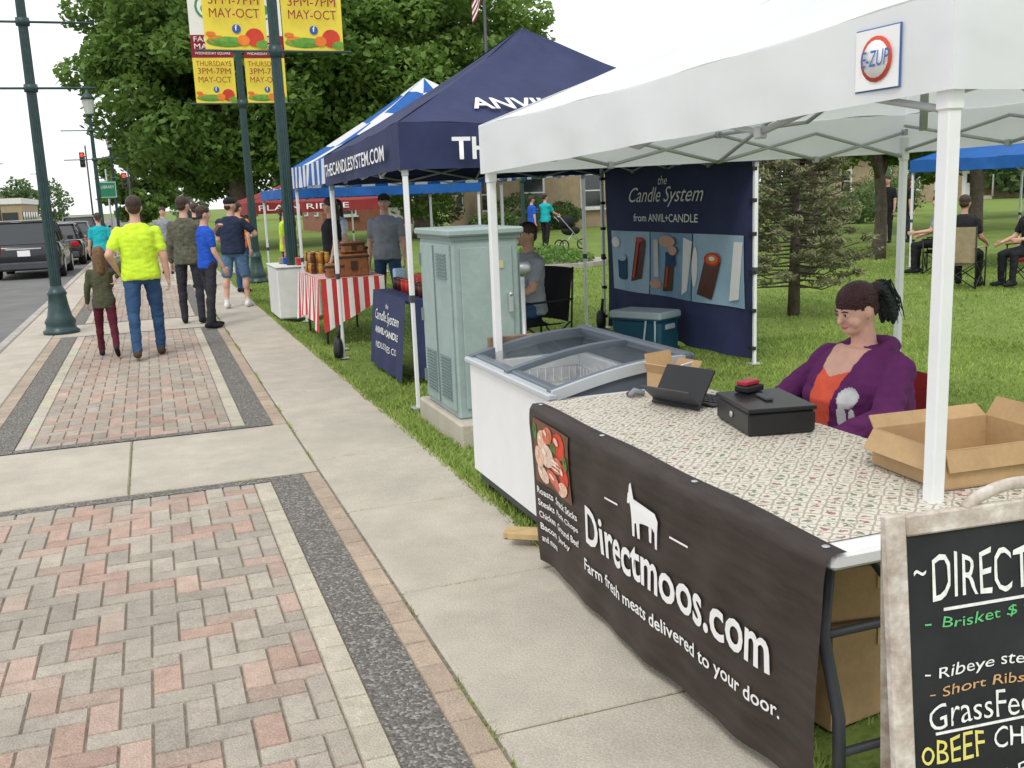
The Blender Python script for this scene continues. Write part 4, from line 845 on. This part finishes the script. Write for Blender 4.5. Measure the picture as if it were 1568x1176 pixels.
person('man_standing',(18.6,21.6),120,1.76,shirt='jet',pants='jet',style='short'); person('man_standing',(19.0,21.2),-120,1.70,shirt='jet',pants='dark_pants',style='long')
for i,(x,y,yw,st_,hh) in enumerate(((11.35,11.55,-60,'short',1.72),(12.35,11.2,80,'long',1.66),(12.9,13.6,40,'short',1.7))):
    person('seated_person',(x,y),yw,hh,shirt='jet' if i<2 else 'grey_shirt',pants='jet',style=st_,skin='skin_tan' if i==0 else 'skin',legs=((82,82,8),(80,82,8)),arms=(('s',30,12,60),('s',25,12,50)),lean=6)
def wmask(p,m):
    x,y,z=p
    if m=='purple' and y>.03 and z>1.0:
        wd=.034+.060*max(0,min(1,(z-1.08)/.34))
        if abs(x)<wd and z<1.50: return 'coral' if z<1.355+.35*abs(x) else 'skin_flush'
        if y>.06 and z>1.10:
            if ((x+.135)/.042)**2+((z-1.28)/.045)**2<1 or ((x+.115)/.020)**2+((z-1.20)/.055)**2<1 or ((x+.155)/.012)**2+((z-1.20)/.035)**2<1: return 'white_shirt'
    return m
def wextra(U,Hd,ph_):
    if ph_=='pre':
        U.tube([(-.10,.075,1.40),(-.115,.03,1.44),(-.112,-.04,1.462),(-.07,-.10,1.462),(0,-.12,1.45),(.07,-.10,1.462),(.112,-.04,1.462),(.115,.03,1.44),(.10,.075,1.40)],[.014,.026,.034,.042,.048,.042,.034,.026,.014],'purple',10)
        for sx in(-1,1): U.ell((sx*.085,.125,1.27),(.085,.07,.075),'purple')
        Hd.ell((0,.050,1.572),(.052,.045,.034),'skin_flush'); Hd.cap((.0,-.10,1.700),(0,-.125,1.70),.032,.036,'hair_maroon')
        for sx in(-1,1): Hd.ell((sx*.042,.058,1.606),(.028,.026,.026),'skin_flush')
        for dx,dy,dz in((0,-.15,1.69),(.015,-.145,1.68),(-.015,-.145,1.685)):
            Hd.tube([(dx*.3,-.115,1.70),(dx,dy-.005,dz+.012),(dx*2,dy-.018,dz-.055),(dx*2.6,dy-.012,dz-.13),(dx*2.5,dy+.005,dz-.17)],[.028,.034,.032,.024,.008],'hair_green',9)
    else:
        for i in range(60):
            a=random.uniform(-1,1); Hd.tube([(a*.02,-.12,1.705),(a*.05,-.165+random.uniform(-.015,.01),1.71+random.uniform(-.02,.02)),(a*.07,-.185+random.uniform(-.02,.02),1.63),(a*.07,-.17+random.uniform(-.03,.03),1.53+random.uniform(-.03,.05))],[.004,.004,.003,.001],'hair_green',4)
        for i in range(44):
            a=i/43*2-1; Hd.tube([(a*.066,.073-abs(a)*.035,1.722-abs(a)*.03),(a*.085,.0,1.768-abs(a)*.055),(a*.066,-.075,1.752-abs(a)*.045),(0,-.118,1.705)],[.002,.004,.004,.003],'hair_maroon',5)
        Hd.tube([(.079,.045,1.70),(.083,.035,1.66),(.080,.04,1.61)],[.004,.004,.002],'hair_maroon',5)
        for sx in(-1,1): Hd.ell((sx*.082,.0,1.608),(.004,.004,.004),'alu',8,6)
person('woman_seated_vendor',(2.68,3.20),92,1.58,bulk=1.38,belly=.05,lean=3,legs=((84,84,8),(84,84,8)),arms=(('ik',(-.20,.36,.66),(-1,-.3,-.3)),('ik',(.17,.38,.66),(1,-.3,-.3))),head=(-4,15),shirt='purple',sleeve='long',pants='denim',skin='skin_flush',hair='hair_maroon',style='pony',voxel=.0062,mask=wmask,extra=wextra,female=True,headk=.95)

# chairs
mat('chair_red',(.42,.02,.02),.8,var=.15,bump=.2)
def camp_chair(name,x,y,yaw,m,w=.27,hb=.93):
    b=MB(); R=Matrix.Translation((x,y,0))@Matrix.Rotation(rad(yaw),4,'Z'); c=lambda *p:R@V(p)
    b.grid(lambda u,v:c(-w+2*w*u,-.22+.46*v,.40-.05*math.sin(math.pi*u)),8,6,m); b.grid(lambda u,v:c(-w+2*w*u,-.24-.06*v-.04*math.sin(math.pi*u),.40+(hb-.41)*v),8,6,m)
    w+=.01
    for sx in(-1,1):
        b.cyl(c(sx*w,-.30,hb),c(sx*w,-.25,.02),.011,.011,'black',8); b.cyl(c(sx*w,.25,.60),c(sx*w,.25,.02),.011,.011,'black',8); b.cyl(c(sx*w,-.25,.02),c(sx*w,.25,.40),.009,.009,'black',8); b.cyl(c(sx*w,.25,.02),c(sx*w,-.25,.40),.009,.009,'black',8)
        b.tube([c(sx*w,-.28,.62),c(sx*w,.27,.61)],.028,m,8,flat=.4)
    b.cyl(c(-w,-.25,.02),c(w,-.25,.40),.009,.009,'black',8); b.cyl(c(w,-.25,.02),c(-w,-.25,.40),.009,.009,'black',8); b.cyl(c(-w,.25,.02),c(w,.25,.40),.009,.009,'black',8); b.cyl(c(w,.25,.02),c(-w,.25,.40),.009,.009,'black',8)
    b.obj(name)
camp_chair('camp_chair',2.64,3.30,92,'chair_red',.23,.84)
camp_chair('camp_chair',3.45,8.95,100,'jet')
camp_chair('camp_chair',11.35,11.55,-60,'khaki'); camp_chair('camp_chair',12.4,11.2,80,'chair_red'); camp_chair('camp_chair',12.9,13.6,40,'jet')
# cooler
mat('cooler_teal',(.02,.10,.16),.4,var=.1); mat('cooler_lid',(.50,.60,.65),.4,var=.05)
b=MB(); R=Matrix.Rotation(rad(-62),3,'Z'); c=V((4.72,9.02,0)); b.box(c+V((0,0,.17)),(.60,.36,.33),'cooler_teal',R=R,b=.03); b.box(c+V((0,0,.375)),(.64,.40,.08),'cooler_lid',R=R,b=.025); b.box(c+V((0,0,.335)),(.62,.38,.02),'cooler_teal',R=R)
for sy in(-1,1): b.tube([c+R@V((.14,sy*.19,.33)),c+R@V((.12,sy*.205,.10)),c+R@V((.26,sy*.205,.10)),c+R@V((.25,sy*.19,.33))],.011,'cooler_lid',8)
for sx in(-1,1): b.box(c+R@V((sx*.305,0,.26)),(.02,.16,.05),'cooler_lid',R=R,b=.008)
b.obj('cooler')
b=MB(); X_,Y_=11.75,27.1
for dx,dy in((-.3,-.2),(-.3,.2),(.35,0)):
    b.tube([(X_+dx+.14*math.cos(t*math.pi/8),Y_+dy,.14+.14*math.sin(t*math.pi/8)) for t in range(17)],.02,'tyre',6); b.cyl((X_+dx,Y_+dy-.02,.14),(X_+dx,Y_+dy+.02,.14),.03,.03,'alu')
for s_ in(-.2,.2): b.tube([(X_+.35,Y_+s_*.2,.14),(X_,Y_+s_,.5),(X_-.4,Y_+s_,.95),(X_-.5,Y_+s_,1.0)],.014,'alu',8); b.cyl((X_-.3,Y_+s_,.14),(X_,Y_+s_,.5),.012,.012,'alu')
b.cyl((X_-.5,Y_-.2,1.0),(X_-.5,Y_+.2,1.0),.02,.02,'black'); b.ell((X_,Y_,.55),(.3,.2,.14),'jet'); b.ell((X_-.12,Y_,.80),(.24,.2,.2),'jet'); b.obj('stroller')

# ------------------------------------------------ market tables
mat('stripe_red',(.55,.04,.04),.75,var=.12,bump=.2,bscale=8); mat('stripe_white',(.78,.76,.73),.75,var=.06,bump=.2,bscale=8)
b=MB(); x0,x1,y0,y1,zt=1.78,2.52,11.35,13.0,.77
st=('stripe_red','stripe_white')
b.grid(lambda u,v:(x0+(x1-x0)*u,y0+(y1-y0)*v,zt),12,24,lambda i,j:st[j%2])
b.grid(lambda u,v:(x0-.02-.09*v*(.4+.3*math.sin(u*20)),y0+(y1-y0)*u,zt-(.62-.12*math.sin(u*3.1))*v),24,8,lambda i,j:st[i%2])
b.grid(lambda u,v:(x0+(x1-x0)*u,y0-.02-.06*v*(.4+.3*math.sin(u*16)),zt-(.5-.25*u)*v-.12*v*(1-u)),12,8,lambda i,j:st[i%2])
b.grid(lambda u,v:(x1+.02,y0+(y1-y0)*u,zt-.3*v),24,3,lambda i,j:st[i%2])
for x in(x0+.06,x1-.06):
    for y in(y0+.15,y1-.15): b.cyl((x,y,0),(x,y,zt-.02),.014,.014,'dark_grey')
b.obj('market_table')
mat('basket_brown',(.26,.10,.035),.6,var=.35,scale=20,bump=.5,bscale=40); mat('amber',(.45,.25,.04),.25,var=.2)
for (cx_,cy_,cz,d) in((2.2,11.6,.77,(.36,.3,.26)),(2.28,11.95,.77,(.34,.26,.34)),(2.22,11.62,1.035,(.26,.24,.14)),(1.98,11.55,.77,(.2,.2,.16))):
    b=MB(); b.box((cx_,cy_,cz+d[2]/2+.002),d,'basket_brown',b=.02); b.box((cx_,cy_,cz+d[2]-.03),(d[0]+.015,d[1]+.015,.03),'boot_brown',b=.008); b.box((cx_,cy_-d[1]/2-.008,cz+d[2]*.5),(d[0]*.2,.01,d[2]*.4),'boot_brown'); b.tube([(cx_-d[0]/2,cy_,cz+d[2]*.7),(cx_-d[0]/2-.03,cy_,cz+d[2]*.55),(cx_-d[0]/2,cy_,cz+d[2]*.4)],.008,'boot_brown',6); b.obj('wicker_basket')
b=MB()
for i in range(5):
    for j in range(3): 
        for l in range(2): b.lathe((1.86+.085*j,12.3+.12*i,.772+.135*l),[(.034,0),(.036,.08),(.028,.1),(.03,.105),(.03,.125)],'amber' if (i+j)%3 else 'jar_brown',10)
b.obj('glass_jars')
b=MB(); b.box((1.9,14.6,.4),(.6,1.1,.72),mat('cloth_white',(.7,.7,.68),.8,var=.08,bump=.3,bscale=6),b=.02); b.box((1.9,14.6,.77),(.62,1.14,.02),'cloth_white',b=.005)
for i in range(9): b.box((1.85+random.uniform(-.15,.2),14.15+i*.11,.83),(.09,.07,random.uniform(.06,.14)),random.choice(['tomato','ban_green','khaki','amber','shirt_blue']),b=.01)
b.obj('market_table')
e=empty('candle_display_table')
b=MB(); x0,x1,y0,y1=2.08,2.8,8.42,9.75; b.box(((x0+x1)/2,(y0+y1)/2,.735),(x1-x0,y1-y0,.04),'navy_canvas',b=.006)
CP=lambda s_,z:V((x0-.03+.012*math.sin(s_*14)*(1-z)-.10*(.76-z),y1-s_,z))
b.grid(lambda u,v:CP(1.33*u,.03+.73*v),30,8,'navy_canvas'); b.grid(lambda u,v:(x0+(x1-x0)*u,y0-.01-.03*v+.012*math.sin(u*22)*v,.757-.7*v),16,6,'navy_canvas')
for x in(x0+.08,x1-.06):
    for y in(y0+.1,y1-.1): b.cyl((x,y,0),(x,y,.72),.014,.014,'dark_grey')
b.obj('table',e)
def ct(s,z,h,w_,**k): text(s,(0,0,0),(1,0,0),(0,0,1),'white_letter',e,w=w_,h=h,align='C',fn=lambda x,y:CP(.66+x,z+y)-V((.008,0,0)),**k)
ct('the',.62,.05,.14,shear=.3); ct('Candle System',.46,.13,1.0,shear=.4); ct('ANVIL+CANDLE',.36,.065,.95,bold=.02); ct('INDUSTRIES CO',.22,.06,.8)
b=MB()
for i in range(7):
    for j in range(2): b.lathe((2.25+.16*j,8.6+.16*i,.76),[(.035,0),(.037,.09),(.03,.1),(.036,.105),(.036,.12)],random.choice(['jar_brown','denim','white_letter','tomato']),12)
b.box((2.5,9.2,.84),(.25,.3,.16),'tomato',b=.01); b.box((2.3,9.62,.86),(.12,.10,.2),'photo_blue',b=.01); b.box((2.62,8.75,.82),(.16,.2,.12),'shirt_blue',b=.01); b.obj('candle_jars',e)
b=MB(); b.lathe((3.0,8.0,.0),[(.18,0),(.2,.02),(.02,.04),(.02,.9),(.02,.95)],'alu',14); b.lathe((3.0,8.0,.95),[(.05,0),(.08,.03),(.08,.08),(.05,.11)],'alu',14); b.obj('sample_stand')
b=MB(); cxf,cyf=8.6,21.5
b.loft([[V((cxf+r_*math.cos(2*math.pi*j/28),cyf+r_*math.sin(2*math.pi*j/28),z)) for j in range(28)] for r_,z in((1.5,0),(1.5,.1),(1.35,.1),(1.3,.06))],'curbstone'); fb=b.obj('flower_bed')
n=2600; a=rng.uniform(0,6.28,n); r_=1.2*np.sqrt(rng.uniform(0,1,n)); P=np.stack([cxf+r_*np.cos(a),cyf+r_*np.sin(a),.1+rng.uniform(0,.45,n)*(1-r_/1.6)],1); t=rng.uniform(0,1,n)[:,None]; npmesh('plants',leafverts(P,.05),4,np.repeat(np.array([.09,.19,.04])*(1-t)+np.array([.18,.32,.07])*t,4,0),'leaf',fb)
def bush(x,y,r,h,seed,cols=((.08,.15,.045),(.16,.24,.08))):
    rr=np.random.default_rng(seed); n=2600; d=rr.normal(size=(n,3)); d/=np.linalg.norm(d,axis=1)[:,None]; q=rr.uniform(.3,1,n)**.5
    P=np.array([x,y,h*.5])+d*q[:,None]*np.array([r,r,h*.5])*(1+.18*np.sin(d*6+seed)); t=rr.uniform(0,1,n)[:,None]; npmesh('shrub',leafverts(P,.07),4,np.repeat(np.array(cols[0])*(1-t)+np.array(cols[1])*t,4,0),'leaf')
for i,(x,y,r,h) in enumerate(((15.6,41.5,1.3,1.9),(18.5,43.5,1.,1.3),(23,43.5,1.1,1.4),(14,50,1.4,2.),(26,43,1.2,1.8),(30,42,1.5,2.2),(12.5,36,1.,1.2),(22,30,1.,1.2),(27,33,1.3,1.3),(38,44,1.8,2.4),(33,38,1.4,1.8))): bush(x,y,r,h,i)

# ------------------------------------------------ cars
def car(name,x,y,m='car_black',suv=True,yaw=0,W_=.93,L=4.6):
    e=empty(name); T=Matrix.Translation((x,y,-.12))@Matrix.Rotation(rad(yaw),4,'Z'); c=lambda *p:T@V(p)
    zb=1.0 if suv else .88; zr=1.62 if suv else 1.43
    b=MB(); S=[(0,.80,.42,zb-.22),(.04,.88,.32,zb-.08),(.16,.92,.26,zb-.02),(.6,W_,.22,zb),(1.6,W_,.2,zb),(2.8,W_,.2,zb-.01),(3.4,W_,.2,zb-.03),(4.2,.9,.22,zb-.14),(L-.1,.84,.28,zb-.24),(L,.72,.36,zb-.34)]
    rings=[]
    for yy,w_,lo,hi in S:
        mid=(lo+hi)/2; rings.append([c(px_,yy,pz) for px_,pz in((-w_+.07,lo),(w_-.07,lo),(w_,lo+.1),(w_+.01,mid),(w_-.01,hi-.12),(w_-.06,hi-.02),(w_-.16,hi+.01),(-w_+.16,hi+.01),(-w_+.06,hi-.02),(-w_+.01,hi-.12),(-w_-.01,mid),(-w_,lo+.1))])
    b.loft(rings,m,True,True)
    ye=(.10,.32) if suv else (.75,1.3); yf=(3.35,2.55)
    def rg(w_,a,b_,z,rr=.12): return [c(px_,py,z) for px_,py in((-w_+rr,a),(w_-rr,a),(w_,a+rr),(w_,b_-rr*2),(w_-rr*1.5,b_),(-w_+rr*1.5,b_),(-w_,b_-rr*2),(-w_,a+rr))]
    b.loft([rg(.84,ye[0],yf[0],zb-.03),rg(.80,ye[0]+.06,yf[0]-.22,zb+.14),rg(.68,ye[1],yf[1],zr-.07)],'glass_dark',False,False)
    b.loft([rg(.69,ye[1]-.03,yf[1]+.04,zr-.075),rg(.67,ye[1],yf[1]-.02,zr-.02),rg(.55,ye[1]+.15,yf[1]-.2,zr)],m,True,True)
    for sx in(-1,1):
        for ya,yb in((ye[0]+.04,ye[1]+.02),(yf[0]-.1,yf[1])): b.tube([c(sx*.80,ya,zb),c(sx*.66,yb,zr-.06)],.045,m,6)
        for yy in(1.3,2.2): b.tube([c(sx*.84,yy,zb),c(sx*.69,yy,zr-.06)],.035,m,6)
        b.box(c(sx*.70,.0,zb-.15),(.26,.08,.22 if suv else .15),'tail_red',rz=yaw,b=.03)
        b.box(c(sx*1.03,2.75,zb+.06),(.16,.1,.13),m,rz=yaw,b=.03)
        for yy in(.85,3.65):
            b.tube([c(sx*(W_-.21),yy,.33),c(sx*(W_-.19),yy,.33),c(sx*(W_+.01),yy,.33),c(sx*(W_+.02),yy,.33)],[.30,.335,.335,.30],'tyre',22); b.tube([c(sx*(W_+.018),yy,.33),c(sx*(W_+.03),yy,.33)],[.21,.19],'alu',16)
            b.tube([c(sx*(W_-.02),yy+.40*math.cos(a_),.34+.40*math.sin(a_)) for a_ in [math.pi*i/12 for i in range(13)]],.03,'black_plastic',6)
    b.box(c(0,-.015,.38),(1.6,.12,.2),'dark_grey',rz=yaw,b=.04); b.box(c(0,-.03,zb-.28),(.32,.03,.16),'white_letter',rz=yaw,b=.004); b.box(c(0,.0,zb-.16),(.9,.04,.04),'alu',rz=yaw,b=.01)
    b.obj('body',e)
car('parked_suv',-3.32,30.2); car('parked_car',-3.15,37.,'car_black',False); car('parked_car',-3.1,43.8,'car_grey',False); car('parked_suv',-3.1,51,'car_grey'); car('parked_car',-3.2,60,'car_black',False)
car('car',-9.8,45,'car_grey',False,180)
# ------------------------------------------------ traffic lights and signs
mat('sig_yellow',(.05,.05,.045),.5); mat('sign_green',(.02,.22,.12),.5,var=.05); m_=bpy.data.materials.new('red_signal'); m_.use_nodes=True; m_.node_tree.nodes['Principled BSDF'].inputs['Base Color'].default_value=(.6,.02,.01,1); m_.node_tree.nodes['Principled BSDF'].inputs['Emission Color'].default_value=(1,.05,.02,1); m_.node_tree.nodes['Principled BSDF'].inputs['Emission Strength'].default_value=2; MATS['red_signal']=m_
def signal(x,y,z,s=1.):
    b=MB(); b.cyl((x+.25*s,y,0),(x+.25*s,y,z+.9*s),.06,.05,'dark_grey'); b.box((x,y,z),(.32*s,.25*s,.95*s),'sig_yellow',b=.03); b.cyl((x,y,z+.2),(x+.25*s,y,z+.2),.03,.03,'dark_grey')
    for k,mm_ in((.29,'red_signal'),(0,'black'),(-.29,'black')):
        b.cyl((x,y-.12*s,z+k*s),(x,y-.15*s,z+k*s),.105*s,.105*s,mm_,14); b.tube([(x+.12*s*math.cos(t*math.pi/8),y-.2*s,z+k*s+.12*s*math.sin(t*math.pi/8)) for t in range(9)],.012,'black',4)
    b.obj('traffic_light')
signal(-1.15,66,3.5); signal(-3.6,70,5.0)
b=MB(); b.cyl((-1.3,40,0),(-1.3,40,3.2),.035,.035,'alu'); b.box((-1.3,39.95,2.45),(.62,.02,.62),'sign_green',b=.004); b.box((-1.3,39.93,2.45),(.56,.006,.56),'white_letter'); b.box((-1.3,39.925,2.45),(.52,.006,.52),'sign_green'); s_=b.obj('traffic_sign'); text('LIBRARY',(-1.3,39.92,2.5),(1,0,0),(0,0,1),'white_letter',s_,w=.45,h=.1,align='C')
b=MB(); b.cyl((3.2,85,0),(3.2,85,4),.15,.15,'dark_grey'); b.box((3.2,84.9,4.4),(2.2,.3,1.6),'shop_red',b=.05); b.box((3.2,84.7,4.4),(1.9,.05,.6),'white_letter'); b.obj('shop_sign')
b=MB()
for (x,y,h) in((-15,80,8),(-15,120,8),(-15,165,8.5)):
    b.cyl((x,y,0),(x,y,h),.12,.09,'bark'); b.box((x,y,h-.8),(1.8,.1,.1),'bark')
    b.tube([(x,y,h-.7),(x,y+20,h-1.1),(x,y+42,h-.7)],.015,'black',4)
b.obj('utility_pole')
print('done')
